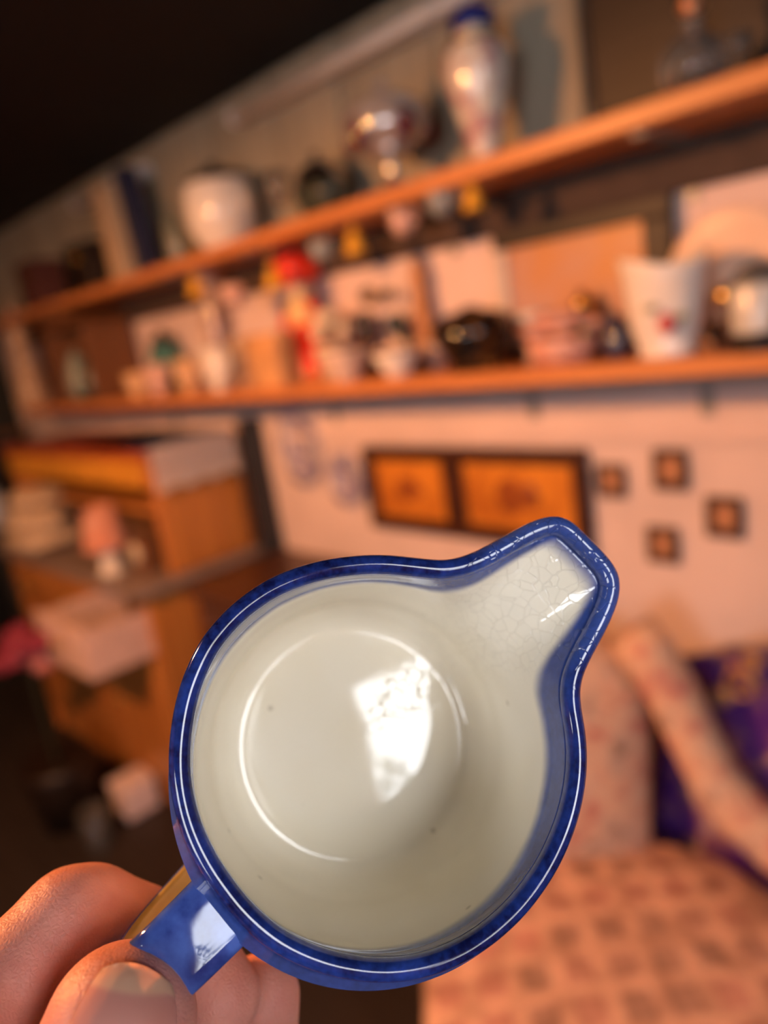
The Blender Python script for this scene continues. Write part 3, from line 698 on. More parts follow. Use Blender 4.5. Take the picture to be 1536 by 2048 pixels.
for i in range(3):
    a = dx0 + .03 + i * (dx1 - dx0 - .06) / 3; b_ = a + (dx1 - dx0 - .06) / 3
    if i < 2:
        d = build('drawer', b_box(a + .005, b_ - .005, .895, 1.2, .62, .80, .004), PINEX, t)
        build('knob', b_blob(((a + b_) / 2, .88, .71), .018, 2), BRASS, d, True)
    else:                                         # pulled open
        a += .01; b_ -= .01
        d = build('drawer', b_box(a, b_, .70, .72, .62, .78, .004), CRATE, t)
        d['label'] = 'pinkish white drawer pulled open'
        build('bottom', b_box(a + .012, b_ - .012, .72, 1.0, .62, .632, .001), mat('grey_felt', (.30, .24, .22), .9), d)
        for q in (a, b_ - .012): build('side', b_box(q, q + .012, .72, 1.0, .62, .765, .002), CRATE, d)
        build('knob', b_blob(((a + b_) / 2, .688, .70), .016, 2), BRASS, d, True)
    d = build('cupboard_door', b_box(a + .005, b_ - .005, .895, .915, .12, .60, .006), PINE, t)
    build('knob', b_blob((a + .04, .885, .38), .014, 2), BRASS, d, True)
# white cloth over the hutch side
t = empty('white_runner', (dx1 + .03, 1.17, HZ), 'white cloth runner hanging over the dresser side', 'cloth')
LINEN = mat('white_linen', (.86, .80, .84), .9, var=.05, scale=60, bump=.3)
def cloth():
    bm = bmesh.new(); n = 26; rows = []
    pth = [(-.5, HZ + .004), (-.2, HZ + .004), (dx1 * 0 + .02, HZ + .004), (.028, HZ - .006), (.031, HZ - .04), (.030, HZ - .08), (.033, HZ - .125)]
    for k, (ox, z) in enumerate(pth):
        rows.append([bm.verts.new((dx1 + ox + (.004 * math.sin(i * 1.3) * max(0, k - 3) / 3), .995 + i * (WALL_Y - .06 - .995) / n, z - (.006 * math.sin(i * .8) if k == 6 else 0))) for i in range(n + 1)])
    for a, b in zip(rows, rows[1:]):
        for i in range(n): bm.faces.new((a[i], a[i + 1], b[i + 1], b[i]))
    r = bmesh.ops.solidify(bm, geom=bm.faces[:], thickness=.002); return bm
o = build('cloth', cloth(), LINEN, t, True)
# black post between dresser and plates
t = empty('black_post', (-1.985, WALL_Y - .03, 0), 'narrow blackish upright board on wall beside the dresser', 'post')
build('board', b_box(-2.03, -1.955, 1.30, 1.349, 0, 1.262, .004), mat('blue_black_paint', (.022, .024, .032), .5), t)
build('cap', b_box(-2.035, -1.95, 1.295, 1.349, 1.262, 1.275, .003), mat('blue_black_cap', (.03, .03, .04), .5), t)

# dark chest under the wall pictures, mostly behind the jug
t = empty('walnut_chest', (-1.55, 1.13, 0), 'dark walnut chest below the wall plates behind the jug', 'chest')
build('body', b_box(-1.92, -1.15, .98, 1.33, .06, .82, .005), WALNUT, t)
build('top', b_box(-1.94, -1.13, .96, 1.335, .82, .85, .006), WALNUT, t)
for z in (.12, .36, .60):
    d = build('drawer', b_box(-1.89, -1.18, .965, .985, z, z + .2, .004), WALNUT, t)
    for s in (-.2, .2): build('knob', b_blob((-1.535 + s, .955, z + .1), .014, 2), BRASS, d, True)
for a in (-1.9, -1.21):
    for b_ in (1.0, 1.27): build('foot', b_box(a, a + .04, b_, b_ + .04, 0, .06, .004), WALNUT, t)

# clutter on the dresser worktop
WT = .85
p = at_z(100, 1105, WT); 
def wt(px, py, z=WT): q = at_z(px, py, z); return float(q[0]), float(q[1]), depth_of(q) / F
def worktop(px, y): # keep things on the worktop
    q = at_y(px, 1150, y); return float(q[0]), y, depth_of(q) / F
x, y, k = worktop(110, .98)
t = empty('cream_cloth_pile', (x, y, WT), 'heap of cream linen with glinting trim on the dresser', 'cloth')
CRL = mat('cream_linen', (.72, .58, .42), .9, col2=(.5, .37, .26), scale=40, bump=.4)
for i, (s, zz) in enumerate(((.19, .04), (.18, .12), (.15, .20))):
    build('folded_cloth', b_blob((x + .02 * (i - 1), y, WT + zz), s, 3, (1.1, .7, .28), .12, i), CRL, t, True)
x, y, k = worktop(228, .93)
t = empty('candle_lamp', (x, y, WT), 'white candle holder with reddish pink shade on the dresser', 'lamp')
build('base', b_lathe(x, y, WT, [(0, 0), (.045, 0), (.045, .01), (.03, .02), (.03, .1), (0, .1)], 20), WHITE_PORC, t, True)
build('shade', b_lathe(x, y, WT + .09, [(.075, 0), (.05, .13), (.047, .13), (.072, 0)], 24), mat('coral_shade', (.55, .20, .12), .7, col2=(.6, .34, .28), scale=14), t, True)
build('stem', b_tube([(x, y, WT + .09), (x, y, WT + .2)], .006), BRASS, t)
x, y, k = worktop(300, 1.0)
t = empty('brass_clock', (x, y, WT), 'little dark brass mantel clock at the dresser edge', 'clock')
build('case', b_prism([(x - .05, WT), (x + .05, WT), (x + .05, WT + .08), (x + .025, WT + .12), (x - .025, WT + .12), (x - .05, WT + .08)], y - .03, y + .03, .004), BROWN, t)
bm = b_lathe(0, 0, 0, [(0, 0), (.034, 0), (.036, .004), (.03, .008), (0, .006)], 24); rot_x(bm, (0, 0, 0), math.pi / 2); bmesh.ops.translate(bm, verts=bm.verts, vec=(x, y - .03, WT + .065))
build('dial', bm, CREAM, t, True)
x, y, k = worktop(30, 1.0)
jar('blue_vase', x, y, WT, .06, .2, mat('pale_blue_glaze', (.45, .48, .56), .25, coat=.4), 'pale blue jar at the far left of the dresser')
# yellow box under the hutch crown and cups inside the hutch
x, y = -2.2, 1.10
t = empty('orange_crate', (-2.25, 1.1, HZ), 'small golden orange box lying on the dresser top', 'box')
# flowers, cube and glass pieces before the dresser
p = at_y(180, 1265, .80); x, z = float(p[0]), float(p[2]); 
bpy.data.objects.remove(t)
t = empty('flower_bunch', (-2.33, .55, .45), 'bunch of magenta flowers in a pot left of the open drawer', 'flowers')
q = at_y(50, 1300, .66); fx, fy, fz = float(q[0]), .66, float(q[2])
t.location = (fx, fy, 0)
MAG = mat('magenta_petal', (.42, .05, .10), .6, col2=(.16, .02, .05))
PNK = mat('pink_petal', (.62, .22, .22), .6)
build('pot', b_lathe(fx, fy, 0, [(0, 0), (.09, 0), (.12, .2), (.12, .24), (.11, .24), (0, .22)], 24), ESPRESSO, t, True)
build('stems', b_tube([(fx, fy, .22), (fx + .01, fy, (fz + .28) / 2), (fx, fy, fz)], .008), mat('dark_stem', (.02, .025, .012), .7), t)
rnd = random.Random(5)
for i in range(9):
    a = i * 2.4; r = .03 + .011 * i
    build('bloom', b_blob((fx + r * math.cos(a), fy + r * .6 * math.sin(a), fz + .05 * math.sin(i * 1.7)), .045, 2, (1, 1, .8), .2, i), MAG if i % 3 else PNK, t, True)

p = at_z(258, 1570, 0); q = at_y(262, 1560, .83); x, y, k = float(q[0]), .83, depth_of(p) / F; fz0 = 0.0
s = 66 * k
t = empty('white_cube_box', (x, y, fz0), 'small white cube box on the floor against the dresser', 'box')
build('body', b_box(x - s / 2, x + s / 2, y - s / 2, y + s / 2, fz0, fz0 + s * .8, .012, seg=2), mat('pinkish_white_card', (.85, .68, .68), .6, var=.03), t)
build('lid', b_box(x - s / 2 - .003, x + s / 2 + .003, y - s / 2 - .003, y + s / 2 + .003, fz0 + s * .8, fz0 + s, .012, seg=2), mat('pinkish_white_lid', (.86, .70, .70), .6, var=.03), t)
p = at_z(285, 1640, 0); x, y = float(p[0]), min(.66, float(p[1]))
t = empty('glass_tumbler', (x, y, 0), 'clear glass tumbler on the floor before the white cube', 'glass')
build('wall', b_lathe(x, y, 0, [(.04, .0), (.05, .13), (.046, .13), (.036, .01)], 24), GLASS, t, True)
build('base', b_lathe(x, y, 0, [(0, 0), (.04, 0), (.037, .012), (0, .012)], 24), GLASS, t, True)

# grey drape in front of the dark end wall
t = empty('grey_drape', (-3.9, .85, 0), 'grey folded drape hanging in the dark far corner', 'curtain')
def drape():
    bm = bmesh.new(); n = 30
    a = [bm.verts.new((-3.85 + .03 * math.sin(i * 1.1), .35 + i * .03, 1.25)) for i in range(n)]
    b = [bm.verts.new((-3.85 + .05 * math.sin(i * 1.1), .28 + i * .034, .3)) for i in range(n)]
    for i in range(n - 1): bm.faces.new((a[i], a[i + 1], b[i + 1], b[i]))
    bmesh.ops.solidify(bm, geom=bm.faces[:], thickness=.004); return bm
build('cloth', drape(), mat('grey_wool', (.16, .145, .125), .9), t, True)
build('rail', b_tube([(-3.85, .3, 1.26), (-3.85, 1.3, 1.26)], .01), BROWN, t)

# ------------------------------------------------------------------ upholstered chair with one sweeping arm, facing right
def fabric(name, grid):
    M = bpy.data.materials.new(name); M.use_nodes = True; nt = M.node_tree; N = nt.nodes; L = nt.links; b = N['Principled BSDF']
    b.inputs['Roughness'].default_value = .9
    tc = N.new('ShaderNodeTexCoord')
    if grid:
        mp = N.new('ShaderNodeMapping'); mp.inputs['Rotation'].default_value = (0, 0, -.80)
        L.new(tc.outputs['Object'], mp.inputs['Vector'])
        br = N.new('ShaderNodeTexBrick'); br.inputs['Scale'].default_value = 1.0; br.offset = 0.0
        br.inputs['Brick Width'].default_value = .070; br.inputs['Row Height'].default_value = .074
        br.inputs['Mortar Size'].default_value = .015; br.inputs['Mortar Smooth'].default_value = .5; br.inputs['Bias'].default_value = .1
        br.inputs['Color1'].default_value = (.40, .27, .21, 1); br.inputs['Color2'].default_value = (.60, .32, .26, 1)
        br.inputs['Mortar'].default_value = (.74, .48, .36, 1)
        L.new(mp.outputs['Vector'], br.inputs['Vector'])
        col = br.outputs['Color']
        nz = N.new('ShaderNodeTexNoise'); nz.inputs['Scale'].default_value = 22; L.new(tc.outputs['Object'], nz.inputs['Vector'])
        rp = N.new('ShaderNodeValToRGB'); rp.color_ramp.elements[0].color = (.70, .62, .58, 1); rp.color_ramp.elements[1].color = (1.12, 1.05, 1, 1)
        rp.color_ramp.elements[0].position = .35; rp.color_ramp.elements[1].position = .6
        L.new(nz.outputs['Fac'], rp.inputs['Fac'])
        mx = N.new('ShaderNodeMixRGB'); mx.blend_type = 'MULTIPLY'; mx.inputs['Fac'].default_value = 1
        L.new(col, mx.inputs['Color1']); L.new(rp.outputs['Color'], mx.inputs['Color2']); L.new(mx.outputs['Color'], b.inputs['Base Color'])
    else:
        nz = N.new('ShaderNodeTexNoise'); nz.inputs['Scale'].default_value = 17; nz.inputs['Detail'].default_value = 3
        L.new(tc.outputs['Object'], nz.inputs['Vector'])
        rp = N.new('ShaderNodeValToRGB'); e = rp.color_ramp.elements
        e[0].position = .34; e[0].color = (.34, .22, .15, 1); e[1].position = .66; e[1].color = (.52, .20, .16, 1)
        q = e.new(.5); q.color = (.72, .46, .30, 1); q = e.new(.43); q.color = (.66, .44, .33, 1)
        L.new(nz.outputs['Fac'], rp.inputs['Fac']); L.new(rp.outputs['Color'], b.inputs['Base Color'])
    return M
FLORAL, PATCH = fabric('floral_upholstery', False), fabric('patterned_seat_cloth', True)
ch = empty('upholstered_chair', (-.45, .85, 0), 'floral upholstered chair with patterned seat and one sweeping arm', 'chair')
SZ = .45
def rounded(poly, n=10):
    P_ = [np.array(p) for p in poly]; m_ = len(P_); out = []
    for i in range(m_):
        p0, p1, p2, p3 = P_[i - 1], P_[i], P_[(i + 1) % m_], P_[(i + 2) % m_]
        for k in range(n):
            f = k / n; out.append(.5 * (2 * p1 + (p2 - p0) * f + (2 * p0 - 5 * p1 + 4 * p2 - p3) * f * f + (3 * p1 - p0 - 3 * p2 + p3) * f ** 3))
    return out
def slab(poly, lev):
    """lev: list of (scale about the centre, height)"""
    bm = bmesh.new(); c = np.mean(poly, 0); rings = []
    for f, z in lev: rings.append([bm.verts.new((*(c + (p - c) * f), z)) for p in poly])
    for a, b in zip(rings, rings[1:]):
        for i in range(len(a)): bm.faces.new((a[i], a[(i + 1) % len(a)], b[(i + 1) % len(a)], b[i]))
    for rg, z in ((rings[0], lev[0][1]), (rings[-1], lev[-1][1] + .001)):
        v = bm.verts.new((*c, z))
        for i in range(len(rg)): bm.faces.new((rg[i], rg[(i + 1) % len(rg)], v))
    return bm
seat_poly = rounded([(-.66, 1.165), (-.40, 1.165), (-.16, .96), (-.16, .60), (-.46, .40), (-.74, .60), (-.92, .90)])
build('seat', slab(seat_poly, [(.97, SZ - .12), (1.0, SZ - .09), (1.0, SZ - .04), (.975, SZ - .012), (.93, SZ), (.7, SZ + .012), (.4, SZ + .018), (.15, SZ + .02)]), PATCH, ch, True)
build('seat_frame', slab(seat_poly, [(.90, SZ - .20), (.93, SZ - .19), (.93, SZ - .12)]), WALNUT, ch)
BR, BL = np.array([-.635, 1.185]), np.array([-.955, .875])
bdir = (BR - BL) / np.linalg.norm(BR - BL); bfac = np.array([bdir[1], -bdir[0]]); blen = np.linalg.norm(BR - BL)
def backrest():
    bm = bmesh.new(); n = 30; outl = []
    for i in range(n + 1):
        a = math.pi * i / n; outl.append((-math.cos(a) * (blen / 2 + .01), .30 + .13 * math.sin(a) ** .6))
    outl = [(-blen / 2 + .02, -.05)] + outl + [(blen / 2 - .02, -.05)]
    rings = []; mid = (BR + BL) / 2
    for off, f in [(-.055, .90), (-.045, .97), (-.02, 1.0), (.02, 1.0), (.045, .96), (.062, .85), (.07, .55)]:
        rg = []
        for u, h_ in outl:
            u2, h2 = u * f, .18 + (h_ - .18) * f
            p = mid + bdir * u2 + bfac * (off - .12 * h2); rg.append(bm.verts.new((p[0], p[1], SZ + h2)))
        rings.append(rg)
    for a, b in zip(rings, rings[1:]):
        for i in range(len(a)): bm.faces.new((a[i], a[(i + 1) % len(a)], b[(i + 1) % len(a)], b[i]))
    bm.faces.new(rings[0]); bm.faces.new(rings[-1]); return bm
build('backrest', backrest(), FLORAL, ch, True)
arm_px = [(1262, 1262, 1.13), (1300, 1312, 1.135), (1345, 1385, 1.14), (1385, 1470, 1.14), (1430, 1560, 1.14), (1490, 1630, 1.14), (1560, 1690, 1.14), (1640, 1770, 1.14)]
apts = [at_y(a, b_, c) for a, b_, c in arm_px]
build('arm', b_tube(apts, [.045, .047, .046, .045, .045, .047, .05, .04], 16), FLORAL, ch, True)
for a, b_ in ((-.62, 1.08), (-.32, 1.02), (-.34, .58), (-.74, .80)):
    build('leg', b_lathe(a, b_, 0, [(0, 0), (.014, 0), (.018, .05), (.028, SZ - .2), (0, SZ - .2)], 12), WALNUT, ch, True)

# purple satin bag between chair and wall
PUR = bpy.data.materials.new('purple_satin_print'); PUR.use_nodes = True
nt = PUR.node_tree; N = nt.nodes; L = nt.links; b = N['Principled BSDF']; b.inputs['Roughness'].default_value = .35
tc = N.new('ShaderNodeTexCoord'); nz = N.new('ShaderNodeTexNoise'); nz.inputs['Scale'].default_value = 9; nz.inputs['Detail'].default_value = 3; nz.inputs['Distortion'].default_value = 1.2
L.new(tc.outputs['Object'], nz.inputs['Vector'])
rp = N.new('ShaderNodeValToRGB'); e = rp.color_ramp.elements
e[0].position = .30; e[0].color = (.055, .018, .17, 1); e[1].position = .75; e[1].color = (.62, .55, .60, 1)
q = e.new(.55); q.color = (.085, .022, .23, 1); q = e.new(.63); q.color = (.36, .17, .16, 1)
L.new(nz.outputs['Fac'], rp.inputs['Fac']); L.new(rp.outputs['Color'], b.inputs['Base Color'])
bag = empty('purple_bag', (-.30, 1.27, 0), 'glossy purple printed bag standing between chair and wall', 'bag')
def bagmesh():
    bm = bmesh.new(); n = 16; fr = []; bk = []
    x0_, x1_, z1_ = -.78, .02, .83
    for i in range(n + 1):
        for j in range(n + 1):
            u, v = i / n, j / n
            top = z1_ + .10 * u - .10 * max(0, .3 - u) 
            x = x0_ + .17 * v * (1 - u) + (x1_ - x0_) * u; z = v * top
            puff = .05 * math.sin(math.pi * u) ** .6 * math.sin(math.pi * (.1 + .85 * v)) ** .6 + .008 * math.sin(9 * u + 5 * v)
            fr.append(bm.verts.new((x, 1.26 - puff, z))); bk.append(bm.verts.new((x, 1.28 + .4 * puff, z)))
    m_ = n + 1
    for i in range(n):
        for j in range(n):
            a, b, c, d = i * m_ + j, (i + 1) * m_ + j, (i + 1) * m_ + j + 1, i * m_ + j + 1
            bm.faces.new((fr[a], fr[b], fr[c], fr[d])); bm.faces.new((bk[d], bk[c], bk[b], bk[a]))
    per = [i * m_ for i in range(m_)] + [n * m_ + j for j in range(1, m_)] + [i * m_ + n for i in range(n - 1, -1, -1)] + [j for j in range(n - 1, 0, -1)]
    for a, b in zip(per, per[1:] + per[:1]): bm.faces.new((fr[a], bk[a], bk[b], fr[b]))
    return bm
build('body', bagmesh(), PUR, bag, True)
for dy in (1.255, 1.285): build('strap', b_tube([(-.42, dy, .80), (-.36, dy, .93), (-.2, dy, 1.0), (-.08, dy, .96), (-.03, dy, .86)], .008), PUR, bag, True) if False else None
for (a, b_), r in (((1480, 1375), .035), ((1440, 1400), .02), ((1500, 1330), .02)):
    q = at_y(a, b_, 1.195)
    build('gold_ornament', b_tube([(q[0] + r * math.cos(i * .5) * (1 - i * .04), 1.20, q[2] + r * math.sin(i * .5) * (1 - i * .04)) for i in range(18)], .005, 6), mat('antique_gold', (.50, .27, .13), .35, metal=.4), bag, True)

# ------------------------------------------------------------------ the jug in the hand
RIM_C = CAM + RT * -.0006 + DN * .0398 + FW * .115
AX = RT * .0062 - DN * .0092 - FW * .045; AX /= np.linalg.norm(AX)      # from foot to rim
UU = RT - (RT @ AX) * AX; UU /= np.linalg.norm(UU)                       # image right, in the rim plane
VV = np.cross(AX, UU)                                                    # image up, in the rim plane
def rim_plane(px, py):
    r = ray(px, py); tt = ((RIM_C - CAM) @ AX) / (r @ AX); q = CAM + r * tt - RIM_C
    return np.array([q @ UU, q @ VV])
outline = [(335, 1560), (340, 1450), (361, 1360), (402, 1275), (462, 1208), (540, 1154), (620, 1124), (700, 1110), (770, 1107), (830, 1113), (890, 1120), (930, 1113), (975, 1094), (1020, 1068), (1060, 1042), (1090, 1027), (1112, 1024), (1132, 1034), (1160, 1064), (1195, 1098), (1226, 1130), (1242, 1158), (1244, 1185), (1233, 1216), (1206, 1275), (1176, 1330), (1164, 1368), (1167, 1412), (1178, 1470), (1181, 1530), (1171, 1610), (1142, 1700), (1092, 1790), (1022, 1870), (942, 1928), (860, 1962), (780, 1974), (700, 1968), (612, 1944), (540, 1908), (480, 1858), (430, 1798), (386, 1730), (354, 1655)]
P2 = np.array([rim_plane(*q) for q in outline])
th = np.arctan2(P2[:, 1], P2[:, 0]); rr = np.hypot(P2[:, 0], P2[:, 1])
o_ = np.argsort(th); th, rr = th[o_], rr[o_]
NT = 384
TH = np.linspace(-np.pi, np.pi, NT, endpoint=False)
R0 = np.interp(TH, th, rr, period=2 * np.pi)
def smooth(a, n):
    for _ in range(n): a = (np.roll(a, 1) + 2 * a + np.roll(a, -1)) / 4
    return a
R0 = smooth(R0, 14)
def nrm(R):
    p = np.stack([R * np.cos(TH), R * np.sin(TH)], 1)
    t_ = np.roll(p, -1, 0) - np.roll(p, 1, 0); n_ = np.stack([t_[:, 1], -t_[:, 0]], 1)
    return p, n_ / np.linalg.norm(n_, axis=1)[:, None]
PO, NO = nrm(R0)
LIP = .00165
RBODY = .0331                                  # mean outer radius of the round part
EX = np.clip(R0 - RBODY, -.001, None)          # how far the spout reaches out
EXs = smooth(np.clip(R0 - RBODY, 0, None), 6)
jug = empty('cream_jug', tuple(RIM_C - AX * .047), 'small cream glazed jug with cobalt blue rim held in the hand', 'jug')
layers = []; rimd = []; craze = []
def ring_pts(xy, z): return RIM_C[None] + xy[:, :1] * UU + xy[:, 1:] * VV + (np.array(z).reshape(-1, 1) if np.ndim(z) else z) * AX
circ = np.stack([np.cos(TH), np.sin(TH)], 1)
H = .0455
raise_ = .0022 * np.clip(EXs / EXs.max(), 0, 1) ** 1.5         # spout tip stands a little higher
# outer wall, foot to lip
for z in np.linspace(-.0475, -.004, 26):
    s = -z / .0475
    rb = RBODY - .0005 + .0012 * math.sin(math.pi * min(1, s * 1.1)) - .0035 * max(0, s - .72) / .28
    g = max(0, 1 - (-z) / .032) ** 3.0
    layers.append(ring_pts(circ * (rb + EX * g)[:, None], z + raise_ * g)); rimd.append(np.full(NT, (-z) + .003))
for a in np.linspace(-35, 215, 15):
    ca, sa = math.cos(math.radians(a)), math.sin(math.radians(a))
    layers.append(ring_pts(PO - NO * (LIP * (1 - ca)), LIP * 1.1 * (sa - 1) + raise_))
    rimd.append(np.full(NT, max(0, LIP * math.radians(max(0, a - 90)) * 1.0)))
PI_ = PO - NO * (2 * LIP)
RI = np.hypot(PI_[:, 0], PI_[:, 1]); THI = np.arctan2(PI_[:, 1], PI_[:, 0])
circI = PI_ / RI[:, None]
RIN = RBODY - 2 * LIP
EXI = RI - RIN
arc = np.full(NT, LIP * math.pi / 2); prev = None
prof_in = []
for z in np.concatenate([np.linspace(-.0024, -.010, 20), np.linspace(-.0107, -.0395, 36)]): prof_in.append((z, None))
for z, _ in prof_in:
    s = (-z) / H
    rb = RIN + .0006 * math.sin(min(1, s * 1.3) * math.pi) - .0012 * s
    if -z > .034: rb -= .0045 * (1 - math.sqrt(max(0, 1 - ((-z - .034) / .0075) ** 2)))
    ledge = -.00035 / (1 + math.exp(-((-z) - .0085) * 2500))
    g = max(0, 1 - (-z - .0024) / .030) ** 3.4
    q = ring_pts(circI * (rb + ledge + EXI * g)[:, None], z + raise_ * g)
    if prev is not None: arc = arc + np.linalg.norm(q - prev, axis=1)
    prev = q
    layers.append(q); rimd.append(arc.copy())
r_end = RIN - .0012 * (.0395 / H) - .0045 * (1 - math.sqrt(max(0, 1 - (.0055 / .0075) ** 2)))- .00035 + .0006 * math.sin(min(1, .0395 / H * 1.3) * math.pi)
RHO = .20
zf = [(1.0, -.0395), (.975, -.0410), (.94, -.0422), (.90, -.0430), (.86, -.0434)]
zf += [(f, -.0434 + ((.86 * r_end) ** 2 - (f * r_end) ** 2) / (2 * RHO) - .0003 * (.86 - f) ) for f in (.82, .78, .72, .64, .54, .42, .28, .14)]
for f, z in zf[1:]:
    q = ring_pts(circI * (r_end * f), z); arc = arc + .003; layers.append(q); rimd.append(arc.copy())
V = np.concatenate(layers); NLY = len(layers)
bm = bmesh.new()
vl = [bm.verts.new(v) for v in V]
for k in range(NLY - 1):
    a, b = k * NT, (k + 1) * NT
    for i in range(NT):
        j = (i + 1) % NT; bm.faces.new((vl[a + i], vl[a + j], vl[b + j], vl[b + i]))
cf = bm.verts.new(RIM_C - AX * .0475); cc = bm.verts.new(RIM_C + AX * (zf[-1][1] + .00003))
for i in range(NT):
    j = (i + 1) % NT
    bm.faces.new((vl[j], vl[i], cf)); bm.faces.new((vl[(NLY - 1) * NT + i], vl[(NLY - 1) * NT + j], cc))
RD = np.concatenate(rimd + [np.array([.06, .06])])
SP = np.concatenate([np.tile(np.clip(EXs / EXs.max(), 0, 1), NLY), [0, 0]])

GLZ = bpy.data.materials.new('cream_glaze_blue_rim'); GLZ.use_nodes = True
nt = GLZ.node_tree; N = nt.nodes; L = nt.links; b = N['Principled BSDF']
at1 = N.new('ShaderNodeAttribute'); at1.attribute_name = 'rim_distance'
at2 = N.new('ShaderNodeAttribute'); at2.attribute_name = 'spout'
tc = N.new('ShaderNodeTexCoord')
n1 = N.new('ShaderNodeTexNoise'); n1.inputs['Scale'].default_value = 140; n1.inputs['Detail'].default_value = 3
n2 = N.new('ShaderNodeTexNoise'); n2.inputs['Scale'].default_value = 900; n2.inputs['Detail'].default_value = 4
for q in (n1, n2): L.new(tc.outputs['Object'], q.inputs['Vector'])
def math_node(op, a, b_=None, clamp=False):
    q = N.new('ShaderNodeMath'); q.operation = op; q.use_clamp = clamp
    for i, v in enumerate((a, b_)):
        if v is None: continue
        if isinstance(v, (int, float)): q.inputs[i].default_value = v
        else: L.new(v, q.inputs[i])
    return q.outputs[0]
jit = math_node('ADD', math_node('MULTIPLY', math_node('SUBTRACT', n1.outputs['Fac'], .5), .0014), math_node('MULTIPLY', at2.outputs['Fac'], .0060))
dd = math_node('ADD', at1.outputs['Fac'], jit)
mr = N.new('ShaderNodeMapRange'); mr.interpolation_type = 'SMOOTHSTEP'
mr.inputs['From Min'].default_value = .0082; mr.inputs['From Max'].default_value = .0124
mr.inputs['To Min'].default_value = 1; mr.inputs['To Max'].default_value = 0
L.new(dd, mr.inputs['Value'])
blue = N.new('ShaderNodeValToRGB'); e = blue.color_ramp.elements
e[0].position = .36; e[0].color = (.004, .006, .048, 1); e[1].position = .70; e[1].color = (.018, .046, .26, 1)
mixn = math_node('ADD', math_node('MULTIPLY', n1.outputs['Fac'], .55), math_node('MULTIPLY', n2.outputs['Fac'], .45))
L.new(mixn, blue.inputs['Fac'])
crm = N.new('ShaderNodeValToRGB'); e = crm.color_ramp.elements
e[0].position = .3; e[0].color = (.82, .735, .57, 1); e[1].position = .7; e[1].color = (.87, .805, .675, 1)
n3 = N.new('ShaderNodeTexNoise'); n3.inputs['Scale'].default_value = 40; L.new(tc.outputs['Object'], n3.inputs['Vector']); L.new(n3.outputs['Fac'], crm.inputs['Fac'])
# tiny dark specks
vo = N.new('ShaderNodeTexVoronoi'); vo.inputs['Scale'].default_value = 95; L.new(tc.outputs['Object'], vo.inputs['Vector'])
spk = N.new('ShaderNodeMapRange'); spk.inputs['From Min'].default_value = .03; spk.inputs['From Max'].default_value = .07; spk.inputs['To Min'].default_value = .45; spk.inputs['To Max'].default_value = 0
L.new(vo.outputs['Distance'], spk.inputs['Value'])
m0 = N.new('ShaderNodeMixRGB'); m0.inputs['Color2'].default_value = (.25, .2, .13, 1)
L.new(spk.outputs['Result'], m0.inputs['Fac']); L.new(crm.outputs['Color'], m0.inputs['Color1'])
m1 = N.new('ShaderNodeMixRGB'); L.new(mr.outputs['Result'], m1.inputs['Fac']); L.new(m0.outputs['Color'], m1.inputs['Color1'])
thin = N.new('ShaderNodeMapRange'); thin.interpolation_type = 'SMOOTHSTEP'; thin.inputs['From Min'].default_value = .0010; thin.inputs['From Max'].default_value = .0036; thin.inputs['To Max'].default_value = .38
L.new(dd, thin.inputs['Value'])
mb = N.new('ShaderNodeMixRGB'); mb.inputs['Color2'].default_value = (.085, .15, .47, 1)
L.new(thin.outputs['Result'], mb.inputs['Fac']); L.new(blue.outputs['Color'], mb.inputs['Color1']); L.new(mb.outputs['Color'], m1.inputs['Color2'])
L.new(m1.outputs['Color'], b.inputs['Base Color'])
b.inputs['Roughness'].default_value = .045; b.inputs['Specular IOR Level'].default_value = .6
# crackled glaze in the spout and soft waviness everywhere
vc = N.new('ShaderNodeTexVoronoi'); vc.feature = 'DISTANCE_TO_EDGE'; vc.inputs['Scale'].default_value = 420
wv = N.new('ShaderNodeMixRGB'); wv.blend_type = 'ADD'; wv.inputs['Fac'].default_value = .004
L.new(tc.outputs['Object'], wv.inputs['Color1']); L.new(n1.outputs['Color'], wv.inputs['Color2']); L.new(wv.outputs['Color'], vc.inputs['Vector'])
ck = N.new('ShaderNodeMapRange'); ck.inputs['From Min'].default_value = .0; ck.inputs['From Max'].default_value = .035; ck.inputs['To Min'].default_value = 0; ck.inputs['To Max'].default_value = 1
L.new(vc.outputs['Distance'], ck.inputs['Value'])
cs = N.new('ShaderNodeMapRange'); cs.inputs['From Min'].default_value = .08; cs.inputs['From Max'].default_value = .4; cs.inputs['To Min'].default_value = 0; cs.inputs['To Max'].default_value = .55
L.new(at2.outputs['Fac'], cs.inputs['Value'])
n4 = N.new('ShaderNodeTexNoise'); n4.inputs['Scale'].default_value = 75; n4.inputs['Detail'].default_value = 1; L.new(tc.outputs['Object'], n4.inputs['Vector'])
bp1 = N.new('ShaderNodeBump'); bp1.inputs['Strength'].default_value = .05; bp1.inputs['Distance'].default_value = .002; L.new(n4.outputs['Fac'], bp1.inputs['Height'])
bp2 = N.new('ShaderNodeBump'); bp2.inputs['Distance'].default_value = .0002; L.new(cs.outputs['Result'], bp2.inputs['Strength']); L.new(ck.outputs['Result'], bp2.inputs['Height']); L.new(bp1.outputs['Normal'], bp2.inputs['Normal'])
L.new(bp2.outputs['Normal'], b.inputs['Normal'])
body = build('body', bm, GLZ, jug, True)
for nm, arr in (('rim_distance', RD), ('spout', SP)):
    a_ = body.data.attributes.new(nm, 'FLOAT', 'POINT'); a_.data.foreach_set('value', arr.astype(np.float32))

